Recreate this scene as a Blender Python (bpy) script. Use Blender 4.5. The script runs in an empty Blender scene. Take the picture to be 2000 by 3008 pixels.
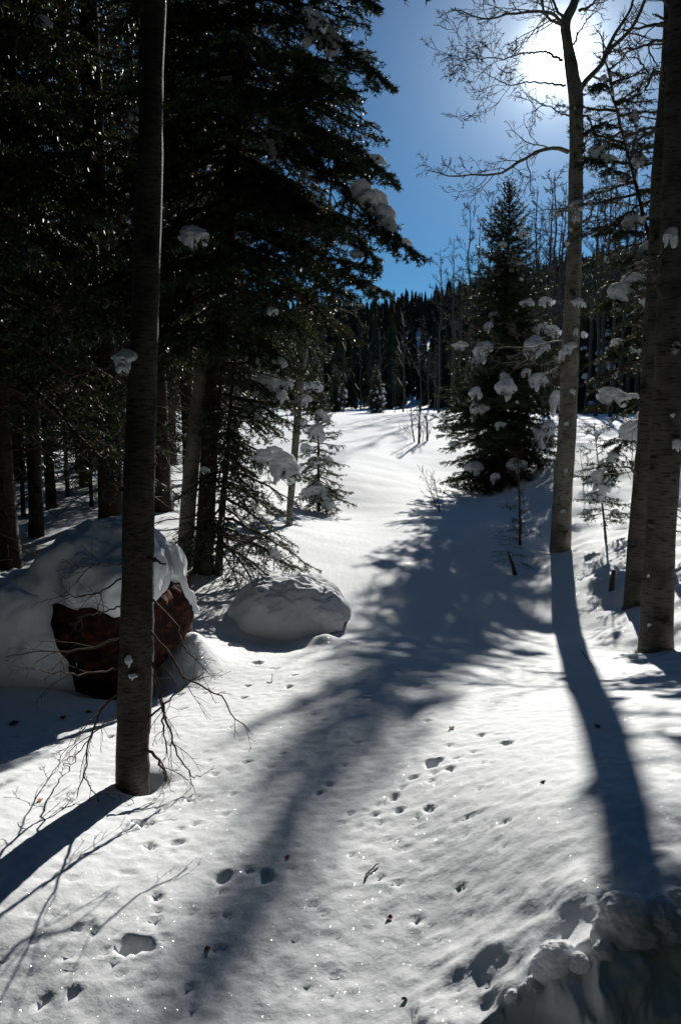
import bpy, math, random
import numpy as np
from math import radians, sin, cos, tan, pi

# ------------------------------------------------------------------ camera, sky, sun, exposure
sc = bpy.context.scene
COL = sc.collection
EYE = 1.6
PITCH = radians(8.0)
FPX = 2285.0                       # focal length in photograph pixels (2000 x 3008)
cam_d = bpy.data.cameras.new('camera')
cam = bpy.data.objects.new('camera', cam_d); COL.objects.link(cam)
cam.location = (0, 0, EYE)
cam.rotation_euler = (pi/2 - PITCH, 0, 0)
cam_d.sensor_fit = 'VERTICAL'; cam_d.sensor_height = 23.7; cam_d.lens = 23.7*FPX/3008.0
cam_d.clip_start = 0.05; cam_d.clip_end = 6000
sc.camera = cam
cam_d.dof.use_dof = True; cam_d.dof.focus_distance = 5.0; cam_d.dof.aperture_fstop = 5.0

SUN_U, SUN_V = 1642.0, 165.0
def ray(u, v):
    xc = (u-1000.0)/FPX; yd = (v-1504.0)/FPX
    return np.array([xc, cos(PITCH)-yd*sin(PITCH), -sin(PITCH)-yd*cos(PITCH)])
_sd = ray(SUN_U, SUN_V); _sd = _sd/np.linalg.norm(_sd)
SUN_EL = math.asin(_sd[2]); SUN_AZ = math.atan2(_sd[0], _sd[1])     # azimuth from +Y towards +X

w = bpy.data.worlds.new('World'); sc.world = w; w.use_nodes = True
nt = w.node_tree; nt.nodes.clear()
N = nt.nodes.new; Lk = nt.links.new
out = N('ShaderNodeOutputWorld'); bg = N('ShaderNodeBackground')
sky = N('ShaderNodeTexSky'); sky.sky_type = 'NISHITA'; sky.sun_disc = False
sky.sun_elevation = SUN_EL; sky.sun_rotation = SUN_AZ
sky.altitude = 2800; sky.air_density = 1.0; sky.dust_density = 0.35; sky.ozone_density = 2.2
bg.inputs['Strength'].default_value = 0.05
# the blown-out sun and its bright aureole of thin ice cloud, round the sun's own direction
SKY_TINT = (0.24, 0.63, 0.85)        # deep, dry mountain air
tc = N('ShaderNodeTexCoord')
dot = N('ShaderNodeVectorMath'); dot.operation = 'DOT_PRODUCT'; dot.inputs[1].default_value = tuple(_sd)
nrm = N('ShaderNodeVectorMath'); nrm.operation = 'NORMALIZE'
Lk(tc.outputs['Generated'], nrm.inputs[0]); Lk(nrm.outputs['Vector'], dot.inputs[0])
def math_node(op, a=None, b=None):
    m = N('ShaderNodeMath'); m.operation = op
    for k, q in enumerate((a, b)):
        if q is None: continue
        if isinstance(q, (int, float)): m.inputs[k].default_value = q
        else: Lk(q, m.inputs[k])
    return m.outputs[0]
ang = math_node('ARCCOSINE', math_node('MINIMUM', dot.outputs['Value'], 0.9999999))     # angle from the sun
core = math_node('POWER', 2.718281828, math_node('MULTIPLY', math_node('POWER', math_node('DIVIDE', ang, radians(1.5)), 2.0), -1.0))
halo = math_node('POWER', 2.718281828, math_node('DIVIDE', ang, -radians(2.8)))
veil = math_node('POWER', 2.718281828, math_node('DIVIDE', ang, -radians(9.0)))
glow = math_node('ADD', math_node('ADD', math_node('MULTIPLY', core, 70.0), math_node('MULTIPLY', halo, 17.0)), math_node('MULTIPLY', veil, 3.0))
mixs = N('ShaderNodeVectorMath'); mixs.operation = 'SCALE'; mixs.inputs[0].default_value = (0.90, 0.97, 1.0); Lk(glow, mixs.inputs['Scale'])
addv = N('ShaderNodeVectorMath'); addv.operation = 'ADD'
tint = N('ShaderNodeVectorMath'); tint.operation = 'MULTIPLY'; tint.inputs[1].default_value = SKY_TINT
Lk(sky.outputs['Color'], tint.inputs[0]); Lk(tint.outputs['Vector'], addv.inputs[0]); Lk(mixs.outputs['Vector'], addv.inputs[1])
Lk(addv.outputs['Vector'], bg.inputs['Color']); Lk(bg.outputs['Background'], out.inputs['Surface'])

sun_d = bpy.data.lights.new('sun', 'SUN'); sun_d.energy = 5.0; sun_d.angle = radians(0.53); sun_d.color = (1.0, 0.965, 0.90)
sun = bpy.data.objects.new('sun', sun_d); COL.objects.link(sun)
from mathutils import Vector, Matrix
sun.rotation_euler = Vector((_sd[0], _sd[1], _sd[2])).to_track_quat('Z', 'Y').to_euler()
sun.location = (20, 60, 40)

vs = sc.view_settings
vs.view_transform = 'Standard'; vs.look = 'None'; vs.exposure = 0.46; vs.gamma = 1.0; vs.use_curve_mapping = False
sc.cycles.max_bounces = 4; sc.cycles.diffuse_bounces = 2; sc.cycles.glossy_bounces = 1
sc.cycles.transmission_bounces = 3; sc.cycles.transparent_max_bounces = 6
sc.cycles.sample_clamp_indirect = 4.0
sc.cycles.use_adaptive_sampling = True; sc.cycles.adaptive_threshold = 0.02

# ------------------------------------------------------------------ helpers
def at(u, v, Y):
    """world point that lies at depth Y along the line of sight through photograph pixel (u, v)"""
    d = ray(u, v); return np.array([0, 0, EYE]) + d*(Y/d[1])
def project(p):
    p = np.asarray(p, float); q = p - np.array([0, 0, EYE])
    f = q[..., 1]*cos(PITCH) - q[..., 2]*sin(PITCH); up = q[..., 1]*sin(PITCH) + q[..., 2]*cos(PITCH)
    f = np.maximum(f, 1e-3)
    return 1000+FPX*q[..., 0]/f, 1504-FPX*up/f

def _hash(ix, iy, seed):
    h = (ix.astype(np.int64)*374761393 + iy.astype(np.int64)*668265263 + seed*974634777) & 0xffffffff
    h = ((h ^ (h >> 13))*1274126177) & 0xffffffff
    h = (h ^ (h >> 16)) & 0xffffffff
    return h/4294967295.0
def vnoise(x, y, seed=0):
    ix = np.floor(x); iy = np.floor(y); fx = x-ix; fy = y-iy
    fx = fx*fx*fx*(fx*(fx*6-15)+10); fy = fy*fy*fy*(fy*(fy*6-15)+10)
    a = _hash(ix, iy, seed); b = _hash(ix+1, iy, seed); c = _hash(ix, iy+1, seed); d = _hash(ix+1, iy+1, seed)
    return (a*(1-fx)+b*fx)*(1-fy)+(c*(1-fx)+d*fx)*fy*1.0 - 0.5
def fbm(x, y, seed=0, octaves=4, gain=0.5):
    s = 0; a = 1.0
    for k in range(octaves):
        s = s + a*vnoise(x*2**k+17.3*k, y*2**k-9.1*k, seed+k); a *= gain
    return s
def noise3(P, scale, seed=0):
    """smooth 3-d value noise, about -0.7 .. 0.7"""
    Q = P*scale; I = np.floor(Q); f = Q-I; f = f*f*f*(f*(f*6-15)+10); r = 0
    for dz in (0, 1):
        sl = []
        for dy in (0, 1):
            a, b = [_hash(I[:, 0]+dx, I[:, 1]+dy+157*(I[:, 2]+dz), seed) for dx in (0, 1)]; sl.append(a*(1-f[:, 0])+b*f[:, 0])
        v = sl[0]*(1-f[:, 1])+sl[1]*f[:, 1]; r = r+v*(f[:, 2] if dz else 1-f[:, 2])
    return (r-0.5)*1.4
def sstep(a, b, x):
    t = np.clip((x-a)/(b-a), 0, 1); return t*t*(3-2*t)

def make_mesh(name, V, faces, smooth=True):
    V = np.ascontiguousarray(V, dtype=np.float32)
    me = bpy.data.meshes.new(name)
    faces = [np.asarray(f, dtype=np.int32) for f in (faces if isinstance(faces, list) else [faces])]
    faces = [f for f in faces if len(f)]
    nl = sum(f.size for f in faces); nf = sum(len(f) for f in faces)
    me.vertices.add(len(V)); me.vertices.foreach_set('co', V.ravel())
    me.loops.add(nl); me.loops.foreach_set('vertex_index', np.concatenate([f.ravel() for f in faces]))
    me.polygons.add(nf)
    st = []; o = 0
    for f in faces:
        st.append(o+np.arange(len(f), dtype=np.int32)*f.shape[1]); o += f.size
    me.polygons.foreach_set('loop_start', np.concatenate(st).astype(np.int32))
    me.polygons.foreach_set('use_smooth', np.full(nf, bool(smooth)))
    me.update(calc_edges=True)
    return me
def link(name, me, mat=None, parent=None, loc=None):
    o = bpy.data.objects.new(name, me); COL.objects.link(o)
    if mat is not None and not me.materials: me.materials.append(mat)
    if parent is not None: o.parent = parent
    if loc is not None: o.location = tuple(float(q) for q in loc)
    return o
def obj(name, V, F, mat, parent=None, loc=None, smooth=True):
    return link(name, make_mesh(name, V, F, smooth), mat, parent, loc)
def empty(name, loc, rz=0, scale=1.0):
    o = bpy.data.objects.new(name, None); COL.objects.link(o)
    o.location = tuple(float(q) for q in loc); o.rotation_euler = (0, 0, rz); o.scale = (scale,)*3
    o.empty_display_size = 0.2
    return o
def tag(o, label=None, cat=None, group=None, kind=None):
    if label: o['label'] = label
    if cat: o['category'] = cat
    if group: o['group'] = group
    if kind: o['kind'] = kind
    return o
def copy_tree(o, loc, rz=0, scale=1.0, label=None, cat=None, group=None):
    r = o.copy(); COL.objects.link(r)
    r.location = tuple(float(q) for q in loc); r.rotation_euler = (0, 0, rz); r.scale = (scale,)*3 if not hasattr(scale, '__len__') else scale
    for c in o.children:
        d = c.copy(); COL.objects.link(d); d.parent = r
    tag(r, label, cat, group)
    return r

def tubes(polys, sides=6):
    """polys: list of (points Nx3, radii N) -> verts, quads"""
    Vs, Fs = [], []; o = 0
    a = np.arange(sides)*2*pi/sides; ca, sa = np.cos(a), np.sin(a)
    for P, R in polys:
        P = np.asarray(P, float); n = len(P); R = np.broadcast_to(np.asarray(R, float), (n,))
        T = np.empty_like(P); T[1:-1] = P[2:]-P[:-2]; T[0] = P[1]-P[0]; T[-1] = P[-1]-P[-2]
        T /= (np.linalg.norm(T, axis=1)[:, None]+1e-9)
        m = np.abs(T.mean(0)); ref = np.zeros(3); ref[int(np.argmin(m))] = 1.0
        A = np.cross(T, ref); A /= (np.linalg.norm(A, axis=1)[:, None]+1e-9); B = np.cross(T, A)
        V = P[:, None, :] + R[:, None, None]*(ca[None, :, None]*A[:, None, :]+sa[None, :, None]*B[:, None, :])
        Vs.append(V.reshape(-1, 3))
        i = np.arange(n-1)[:, None]*sides; j = np.arange(sides)[None, :]; k = (j+1) % sides
        Fs.append(np.stack([o+i+j, o+i+k, o+i+sides+k, o+i+sides+j], -1).reshape(-1, 4))
        o += n*sides
    if not Vs: return np.zeros((0, 3)), np.zeros((0, 4), int)
    return np.concatenate(Vs), np.concatenate(Fs)
def spline(P, n, extra=None):
    """Catmull-Rom through the points"""
    P = np.asarray(P, float)
    Q = np.vstack([2*P[0]-P[1], P, 2*P[-1]-P[-2]])
    t = np.linspace(0, len(P)-1-1e-6, n); i = t.astype(int); f = (t-i)[:, None]
    a, b, c, d = Q[i], Q[i+1], Q[i+2], Q[i+3]
    return 0.5*((2*b)+(-a+c)*f+(2*a-5*b+4*c-d)*f**2+(-a+3*b-3*c+d)*f**3)

# ------------------------------------------------------------------ materials
def new_mat(name):
    m = bpy.data.materials.new(name); m.use_nodes = True; t = m.node_tree; t.nodes.clear()
    return m, t, t.nodes.new, t.links.new
def ramp(t, fac, stops):
    r = t.nodes.new('ShaderNodeValToRGB'); e = r.color_ramp.elements
    while len(e) < len(stops): e.new(0.5)
    for k, (p, c) in enumerate(stops):
        e[k].position = p; e[k].color = (*c, 1) if len(c) == 3 else c
    t.links.new(fac, r.inputs['Fac']); return r.outputs['Color']

def snow_material(name, sparkle=True, grain=1.0, sss=0.0, translucent=0.0):
    m, t, n, l = new_mat(name)
    o = n('ShaderNodeOutputMaterial'); p = n('ShaderNodeBsdfPrincipled')
    p.inputs['Base Color'].default_value = (0.80, 0.82, 0.84, 1)
    p.inputs['Roughness'].default_value = 0.8
    p.inputs['Specular IOR Level'].default_value = 0.06
    if sss > 0:
        p.inputs['Subsurface Weight'].default_value = sss
        p.inputs['Subsurface Radius'].default_value = (0.9, 1.0, 1.1)
        p.inputs['Subsurface Scale'].default_value = 0.03
    tc = n('ShaderNodeNewGeometry')
    h = None
    for sc_, amt in ((9.0, 0.22), (60.0, 0.42), (190.0, 0.42)):
        x = n('ShaderNodeTexNoise'); x.inputs['Scale'].default_value = sc_; x.inputs['Detail'].default_value = 3
        x.inputs['Roughness'].default_value = 0.6
        l(tc.outputs['Position'], x.inputs['Vector'])
        mm = n('ShaderNodeMath'); mm.operation = 'MULTIPLY'; mm.inputs[1].default_value = amt*12.0/sc_
        l(x.outputs['Fac'], mm.inputs[0])
        if h is None: h = mm.outputs[0]
        else:
            ad = n('ShaderNodeMath'); ad.operation = 'ADD'; l(h, ad.inputs[0]); l(mm.outputs[0], ad.inputs[1]); h = ad.outputs[0]
    b = n('ShaderNodeBump'); b.inputs['Strength'].default_value = 0.34*grain; b.inputs['Distance'].default_value = 0.05
    l(h, b.inputs['Height']); l(b.outputs['Normal'], p.inputs['Normal'])
    shader = p.outputs['BSDF']
    if translucent > 0:
        tr = n('ShaderNodeBsdfTranslucent'); tr.inputs['Color'].default_value = (0.75, 0.78, 0.82, 1)
        mx = n('ShaderNodeMixShader'); mx.inputs['Fac'].default_value = translucent
        l(shader, mx.inputs[1]); l(tr.outputs['BSDF'], mx.inputs[2]); shader = mx.outputs['Shader']
    if sparkle:
        for sc_, thr, rough in ((420.0, 0.88, 0.20), (260.0, 0.975, 0.17)):
            vo = n('ShaderNodeTexVoronoi'); vo.inputs['Scale'].default_value = sc_
            l(tc.outputs['Position'], vo.inputs['Vector'])
            # every crystal has its own random facet; only a few are clear enough to mirror
            sub = n('ShaderNodeVectorMath'); sub.operation = 'SUBTRACT'; sub.inputs[1].default_value = (0.5, 0.5, 0.5)
            l(vo.outputs['Color'], sub.inputs[0])
            scl = n('ShaderNodeVectorMath'); scl.operation = 'SCALE'; scl.inputs['Scale'].default_value = 1.1; l(sub.outputs[0], scl.inputs[0])
            ad = n('ShaderNodeVectorMath'); ad.operation = 'ADD'; l(scl.outputs[0], ad.inputs[0]); l(tc.outputs['Normal'], ad.inputs[1])
            nm = n('ShaderNodeVectorMath'); nm.operation = 'NORMALIZE'; l(ad.outputs[0], nm.inputs[0])
            g = n('ShaderNodeBsdfAnisotropic'); g.inputs['Roughness'].default_value = rough; g.inputs['Color'].default_value = (0.9, 0.92, 0.95, 1)
            l(nm.outputs[0], g.inputs['Normal'])
            vo2 = n('ShaderNodeTexWhiteNoise'); vo2.noise_dimensions = '3D'; l(vo.outputs['Position'], vo2.inputs['Vector'])
            d = n('ShaderNodeMath'); d.operation = 'LESS_THAN'; d.inputs[1].default_value = 0.32; l(vo.outputs['Distance'], d.inputs[0])
            gt = n('ShaderNodeMath'); gt.operation = 'GREATER_THAN'; gt.inputs[1].default_value = thr; l(vo2.outputs['Value'], gt.inputs[0])
            fm = n('ShaderNodeMath'); fm.operation = 'MULTIPLY'; l(d.outputs[0], fm.inputs[0]); l(gt.outputs[0], fm.inputs[1])
            f2 = n('ShaderNodeMath'); f2.operation = 'MULTIPLY'; f2.inputs[1].default_value = 0.22; l(fm.outputs[0], f2.inputs[0])
            mx = n('ShaderNodeMixShader'); l(f2.outputs[0], mx.inputs['Fac']); l(shader, mx.inputs[1]); l(g.outputs['BSDF'], mx.inputs[2])
            shader = mx.outputs['Shader']
    l(shader, o.inputs['Surface'])
    return m

def bark_material(name, base, dark, ring=26.0, mark=0.5, rough=0.85, warm=None):
    """bark with horizontal lenticels, patches and knots"""
    m, t, n, l = new_mat(name)
    o = n('ShaderNodeOutputMaterial'); p = n('ShaderNodeBsdfPrincipled'); p.inputs['Roughness'].default_value = rough
    p.inputs['Specular IOR Level'].default_value = 0.25
    tc = n('ShaderNodeTexCoord'); mp = n('ShaderNodeMapping'); mp.inputs['Scale'].default_value = (1, 1, 5.0)
    l(tc.outputs['Object'], mp.inputs['Vector'])
    x = n('ShaderNodeTexNoise'); x.inputs['Scale'].default_value = ring; x.inputs['Detail'].default_value = 4; x.inputs['Roughness'].default_value = 0.65
    l(mp.outputs['Vector'], x.inputs['Vector'])
    y = n('ShaderNodeTexNoise'); y.inputs['Scale'].default_value = 5.0; y.inputs['Detail'].default_value = 5; l(tc.outputs['Object'], y.inputs['Vector'])
    c1 = ramp(t, x.outputs['Fac'], [(0.36, dark), (0.36+0.2*mark+0.02, base)])
    c2 = ramp(t, y.outputs['Fac'], [(0.36, tuple(0.45*q for q in base)), (0.56, (1, 1, 1))])
    mx = n('ShaderNodeMix'); mx.data_type = 'RGBA'; mx.blend_type = 'MULTIPLY'; mx.inputs['Factor'].default_value = 0.55
    l(c1, mx.inputs['A']); l(c2, mx.inputs['B']); l(mx.outputs['Result'], p.inputs['Base Color'])
    vk = n('ShaderNodeTexVoronoi'); vk.inputs['Scale'].default_value = 4.2; mk = n('ShaderNodeMapping'); mk.inputs['Scale'].default_value = (1.0, 1.0, 0.9)
    wn = n('ShaderNodeTexNoise'); wn.inputs['Scale'].default_value = 9.0; wa = n('ShaderNodeVectorMath'); wa.operation = 'MULTIPLY_ADD'; wa.inputs[1].default_value = (.12, .12, .12)
    l(tc.outputs['Object'], mk.inputs['Vector']); l(mk.outputs['Vector'], wn.inputs['Vector']); l(wn.outputs['Color'], wa.inputs[0]); l(mk.outputs['Vector'], wa.inputs[2]); l(wa.outputs[0], vk.inputs['Vector'])
    kn = ramp(t, vk.outputs['Distance'], [(0.10, (0.10, 0.09, 0.08)), (0.20, (1, 1, 1))])
    mk2 = n('ShaderNodeMix'); mk2.data_type = 'RGBA'; mk2.blend_type = 'MULTIPLY'; mk2.inputs['Factor'].default_value = 0.85
    l(mx.outputs['Result'], mk2.inputs['A']); l(kn, mk2.inputs['B']); l(mk2.outputs['Result'], p.inputs['Base Color'])
    b = n('ShaderNodeBump'); b.inputs['Strength'].default_value = 0.6; b.inputs['Distance'].default_value = 0.01
    l(x.outputs['Fac'], b.inputs['Height']); l(b.outputs['Normal'], p.inputs['Normal'])
    l(p.outputs['BSDF'], o.inputs['Surface'])
    return m
def plain_material(name, c0, c1, scale=20.0, rough=0.8, bump=0.3, spec=0.3):
    m, t, n, l = new_mat(name)
    o = n('ShaderNodeOutputMaterial'); p = n('ShaderNodeBsdfPrincipled'); p.inputs['Roughness'].default_value = rough
    p.inputs['Specular IOR Level'].default_value = spec
    tc = n('ShaderNodeTexCoord')
    x = n('ShaderNodeTexNoise'); x.inputs['Scale'].default_value = scale; x.inputs['Detail'].default_value = 5; l(tc.outputs['Object'], x.inputs['Vector'])
    l(ramp(t, x.outputs['Fac'], [(0.35, c0), (0.65, c1)]), p.inputs['Base Color'])
    b = n('ShaderNodeBump'); b.inputs['Strength'].default_value = bump; b.inputs['Distance'].default_value = 0.02
    l(x.outputs['Fac'], b.inputs['Height']); l(b.outputs['Normal'], p.inputs['Normal'])
    l(p.outputs['BSDF'], o.inputs['Surface'])
    return m
def needle_material(name, c0, c1, gloss=0.5, spec=0.3, through=0.12):
    m, t, n, l = new_mat(name)
    o = n('ShaderNodeOutputMaterial'); p = n('ShaderNodeBsdfPrincipled'); p.inputs['Roughness'].default_value = gloss
    p.inputs['Specular IOR Level'].default_value = spec
    g = n('ShaderNodeNewGeometry'); x = n('ShaderNodeTexNoise'); x.inputs['Scale'].default_value = 3.0; x.inputs['Detail'].default_value = 4
    l(g.outputs['Position'], x.inputs['Vector'])
    l(ramp(t, x.outputs['Fac'], [(0.35, c0), (0.62, c1), (0.72, (0.075, 0.045, 0.022))]), p.inputs['Base Color'])
    tr = n('ShaderNodeBsdfTranslucent'); l(ramp(t, x.outputs['Fac'], [(0.40, (0.035, 0.05, 0.012)), (0.60, (0.085, 0.085, 0.022)), (0.72, (0.12, 0.05, 0.02))]), tr.inputs['Color'])
    mx = n('ShaderNodeMixShader'); mx.inputs['Fac'].default_value = through; l(p.outputs['BSDF'], mx.inputs[1]); l(tr.outputs['BSDF'], mx.inputs[2]); l(mx.outputs['Shader'], o.inputs['Surface'])
    return m

M_SNOW = snow_material('snow_surface', sparkle=True)
M_CLUMP = snow_material('settled_snow', sparkle=False, grain=0.9, translucent=0.36)
M_CAP = snow_material('cap_snow', sparkle=False, grain=1.2, translucent=0.08)
M_BANK = snow_material('bank_snow', sparkle=False, grain=0.8)
M_CHUNK = snow_material('chunk_snow', sparkle=False, grain=0.8, translucent=0.30)
M_ASPEN = bark_material('aspen_bark', (0.24, 0.225, 0.19), (0.035, 0.03, 0.026), ring=14.0, mark=0.35)
M_ASPEN_FAR = plain_material('aspen_twig_bark', (0.10, 0.085, 0.07), (0.20, 0.18, 0.15), 8.0)
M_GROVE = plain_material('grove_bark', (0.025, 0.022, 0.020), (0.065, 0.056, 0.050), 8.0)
M_FIRBARK = bark_material('fir_bark', (0.062, 0.056, 0.048), (0.016, 0.014, 0.012), ring=24.0, mark=0.7)
M_DARKBARK = bark_material('spruce_bark', (0.045, 0.036, 0.030), (0.018, 0.014, 0.012), ring=12.0, mark=0.8)
M_TWIG = plain_material('dead_twig', (0.045, 0.03, 0.022), (0.10, 0.07, 0.05), 30.0)
M_NEEDLE = needle_material('fir_needles', (0.018, 0.032, 0.016), (0.045, 0.062, 0.030))
M_NEEDLE_FAR = needle_material('far_needles', (0.012, 0.022, 0.013), (0.024, 0.034, 0.020), 0.8, 0.08, 0.05)
M_ICE = None

# ------------------------------------------------------------------ the lie of the land
CTRL = [  # photograph pixel and depth of points on the snow
 (0,3008,1.85),(500,3008,1.85),(1000,3008,1.84),(1350,3008,1.80),
 (0,2700,2.10),(0,2560,2.34),(250,2500,2.52),(500,2700,2.22),(1000,2700,2.2),(1400,2700,2.12),
 (0,2400,2.68),(500,2400,2.83),(1000,2400,2.8),(1400,2400,2.6),(1700,2400,2.3),(1950,2400,2.15),(1850,2700,1.72),
 (390,2310,3.1),(0,2150,3.7),(500,2100,4.0),(1000,2100,3.85),(1400,2100,3.7),(1720,2100,3.45),(1980,2100,3.2),
 (1000,1900,5.4),(850,1900,5.8),(600,1920,5.3),(1300,1900,5.9),(1650,1850,7.3),(1500,1850,6.9),
 (1910,1890,5.8),(1860,1770,7.2),(1640,1605,10.5),(1500,1700,9.0),(1300,1700,8.3),(1000,1750,7.4),(1100,1600,10.0),
 (1300,1550,11.0),(1400,1500,13.0),(1480,1435,16.4),(1300,1465,14.8),(1620,1360,15.8),(1700,1300,18.0),(1700,1240,30.0),
 (1900,1500,12.0),(1800,1600,9.5),(1900,1300,20.0),(1000,1500,13.4),(1000,1440,14.9),(1000,1380,16.8),(850,1400,16.5),(1200,1400,17.6),(1050,1300,22.8),(1220,1290,24.5),(1000,1228,40.0),
 (1200,1216,42.0),(1300,1214,42.0),(560,1665,7.5),(700,1640,8.0),(850,1540,10.5),(780,1440,13.6),(650,1300,24.0),
 (500,1250,40.0),(300,1500,10.0),(100,1600,8.2),(0,1750,6.3),(-400,1720,6.6),(440,2060,4.5),(100,2040,4.4)]
_cp = [at(*c) for c in CTRL]
_cp += [np.array(p, float) for p in [(-40,40,1.3),(40,40,2.0),(-20,15,0.7),(22,15,1.4),(-10,3,0.2),(10,3,0.7),(-10,-12,0),(10,-12,0),(0,-6,-0.2),
        (0,-25,0),(0,75,0.35),(35,80,0.8),(-35,80,0.6),(0.9,0.7,-0.25),(0,0.4,-0.15),(-2,0.5,0),(4,6,0.05),(4.5,3.0,0.4)]]
_cp = np.array(_cp); _S = 10.0
def _warp(x, y):    # compress far distances so near and far control points weigh alike
    r = np.hypot(x, y)+1e-6; k = np.log1p(r/3.0)*3.0/r
    return x*k, y*k
_cx, _cy = _warp(_cp[:, 0], _cp[:, 1])
def _phi(r2): return np.where(r2 > 1e-12, 0.5*r2*np.log(r2+1e-12), 0.0)
_n = len(_cp); _K = _phi((_cx[:, None]-_cx[None])**2+(_cy[:, None]-_cy[None])**2) + 0.03*np.eye(_n)
_A = np.zeros((_n+3, _n+3)); _A[:_n, :_n] = _K; _A[:_n, _n] = 1; _A[:_n, _n+1] = _cx; _A[:_n, _n+2] = _cy; _A[_n:, :_n] = _A[:_n, _n:].T
_wts = np.linalg.solve(_A, np.concatenate([_cp[:, 2], np.zeros(3)]))
RIDGE_U = np.array([-3000, -400, 400, 700, 900, 1080, 1200, 1360, 1640, 2000, 3000, 6000])
RIDGE_EL = np.array([4.5, 5.6, 5.6, 5.7, 5.8, 5.9, 6.2, 7.0, 8.6, 9.4, 9.6, 7.0])
def land(x, y):
    """smooth snow surface without the fine relief"""
    x = np.atleast_1d(np.asarray(x, float)); y = np.atleast_1d(np.asarray(y, float))
    wx, wy = _warp(x, y); z = np.full(x.shape, _wts[_n])+_wts[_n+1]*wx+_wts[_n+2]*wy
    for k in range(_n): z = z + _wts[k]*_phi((wx-_cx[k])**2+(wy-_cy[k])**2)
    r = np.hypot(x, y); b = sstep(45, 85, r)
    z = np.clip(z, -1.2, 3.0)*(1-b) + 0.55*b
    u = 1000+FPX*x/np.maximum(y, 1.0); el = np.interp(u, RIDGE_U, RIDGE_EL); el = np.where(y < 1, 5.0, el)
    hill = 400*np.tan(np.radians(el))*(sstep(115, 430, r)**0.9) - np.maximum(r-430, 0)*0.10
    hill = np.maximum(hill, -10)
    return z + hill*(r > 110)
def gz(x, y): return float(land(x, y)[0])
def hit(u, v, ymax=400.0):
    """where the line of sight through a pixel meets the snow"""
    d = ray(u, v); d = d/d[1]
    Y = np.concatenate([np.linspace(1.2, 15, 400), np.linspace(15.1, ymax, 1200)])
    z = EYE+d[2]*Y; g = land(d[0]*Y, Y); k = np.nonzero(z <= g)[0]
    if not len(k): return np.array([d[0]*60, 60, gz(d[0]*60, 60)])
    k = k[0]; Yk = Y[k]
    return np.array([d[0]*Yk, Yk, gz(d[0]*Yk, Yk)])
def foot(u, Y):
    """ground point at depth Y under pixel column u"""
    x = (u-1000)/FPX*Y*cos(PITCH)*1.0
    for _ in range(3):
        z = gz(x, Y); f = Y*cos(PITCH)-(z-EYE)*sin(PITCH); x = (u-1000)/FPX*f
    return np.array([x, Y, gz(x, Y)])

# animal tracks and holes melted or knocked into the crust: pixel, width in pixels, depth factor
HOLES = [(395,2792,100,1.5),(462,2656,42,1.2),(453,2715,34,1.2),(281,2763,32,1),(338,2752,22,1),(309,2820,36,.6),(124,2962,52,1.2),(220,2941,46,1),
 (220,2859,22,.8),(13,2828,27,1),(555,2916,32,1.6),(443,2500,44,1.1),(523,2492,50,.8),(427,2428,60,.9),(400,2432,34,.9),(561,2362,32,1.2),(657,2591,58,1),(781,2600,62,1.3),
 (650,2632,36,.8),(925,2683,28,1),(829,2884,30,.7),(347,2526,16,1),(368,2524,15,1),(590,2526,22,1),(644,2540,22,.8),(408,2910,26,.8),(223,2741,28,.8),
 (188,2690,24,.8),(756,1950,52,1.6),(692,1899,56,.9),(1274,2254,70,1.6),(1322,2277,34,1.5),(1338,2246,30,1.2),(1217,2299,36,1.1),(1389,2224,24,1.1),
 (1316,2204,27,1.1),(1488,2192,42,1.2),(1462,2168,22,1),(1159,2362,44,1.3),(1102,2403,30,1.2),(1070,2396,26,1.2),(1175,2400,38,1),(1258,2399,44,1.1),
 (1131,2383,22,1),(1137,2490,24,1),(1115,2440,20,1),(1481,2440,34,1),(1593,2324,24,1),(1006,2434,32,1.2),(1414,2415,14,1),(1268,2342,22,.8),
 (1143,2705,20,1),(1459,2068,22,.8),(1035,2536,28,.8),(40,2230,26,.8),(56,2240,22,.8),(160,2120,22,1),(720,2215,18,.8),(600,2215,22,.8),(620,2213,16,.8),
 (630,2284,32,.8),(190,2360,22,.8),(300,2620,18,.8),(1240,2040,18,.8),(1420,2230,16,.8),(960,2560,16,.8),(560,2560,18,.8),(85,2880,24,.7),(700,2640,20,.7),
 (855,2365,30,.9),(842,2425,26,.9),(1052,2412,22,1),(1028,2400,26,1),(1085,2420,22,1),(1110,2378,20,1),(1148,2454,18,1),(1320,2360,18,.8),(1360,2362,16,.8)]
_hr = random.Random(5)
for _ in range(210):
    v_ = _hr.uniform(1950, 3000); u_ = _hr.uniform(0, 1500)
    HOLES.append((u_, v_, _hr.uniform(16, 34), _hr.uniform(.5, 1.3)))

def axis_lines(lo, hi, f0, f1, step, ratio):
    m = list(np.arange(f0, f1+1e-9, step)); s = step; x = f1
    while x < hi: s *= ratio; x += s; m.append(x)
    s = step; x = f0; l_ = []
    while x > lo: s *= ratio; x -= s; l_.append(x)
    return np.array(l_[::-1]+m)
gx = axis_lines(-1600, 1600, -1.45, 1.45, 0.014, 1.034)
gy = axis_lines(-60, 1800, 1.35, 4.6, 0.014, 1.0155)
gx2 = gx.copy()
X, Y = np.meshgrid(gx, gy); xs = X.ravel(); ys = Y.ravel()
Z = land(xs, ys); rr = np.hypot(xs, ys)
near = np.exp(-rr/40.0)
rough_r = sstep(1.2, 3.2, xs-0.12*ys+0.4)*np.exp(-np.maximum(ys-14, 0)/8)          # trampled, lumpier bank on the right
Z += near*(0.05*fbm(xs/1.7, ys/1.7, 1, 3) + 0.005*fbm(xs/0.42, ys/0.42, 9, 3)*sstep(60, 8, rr))
fine = sstep(16, 5, rr)
patch = sstep(-0.1, 0.35, fbm(xs/0.9, ys/0.9, 44, 2))
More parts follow.
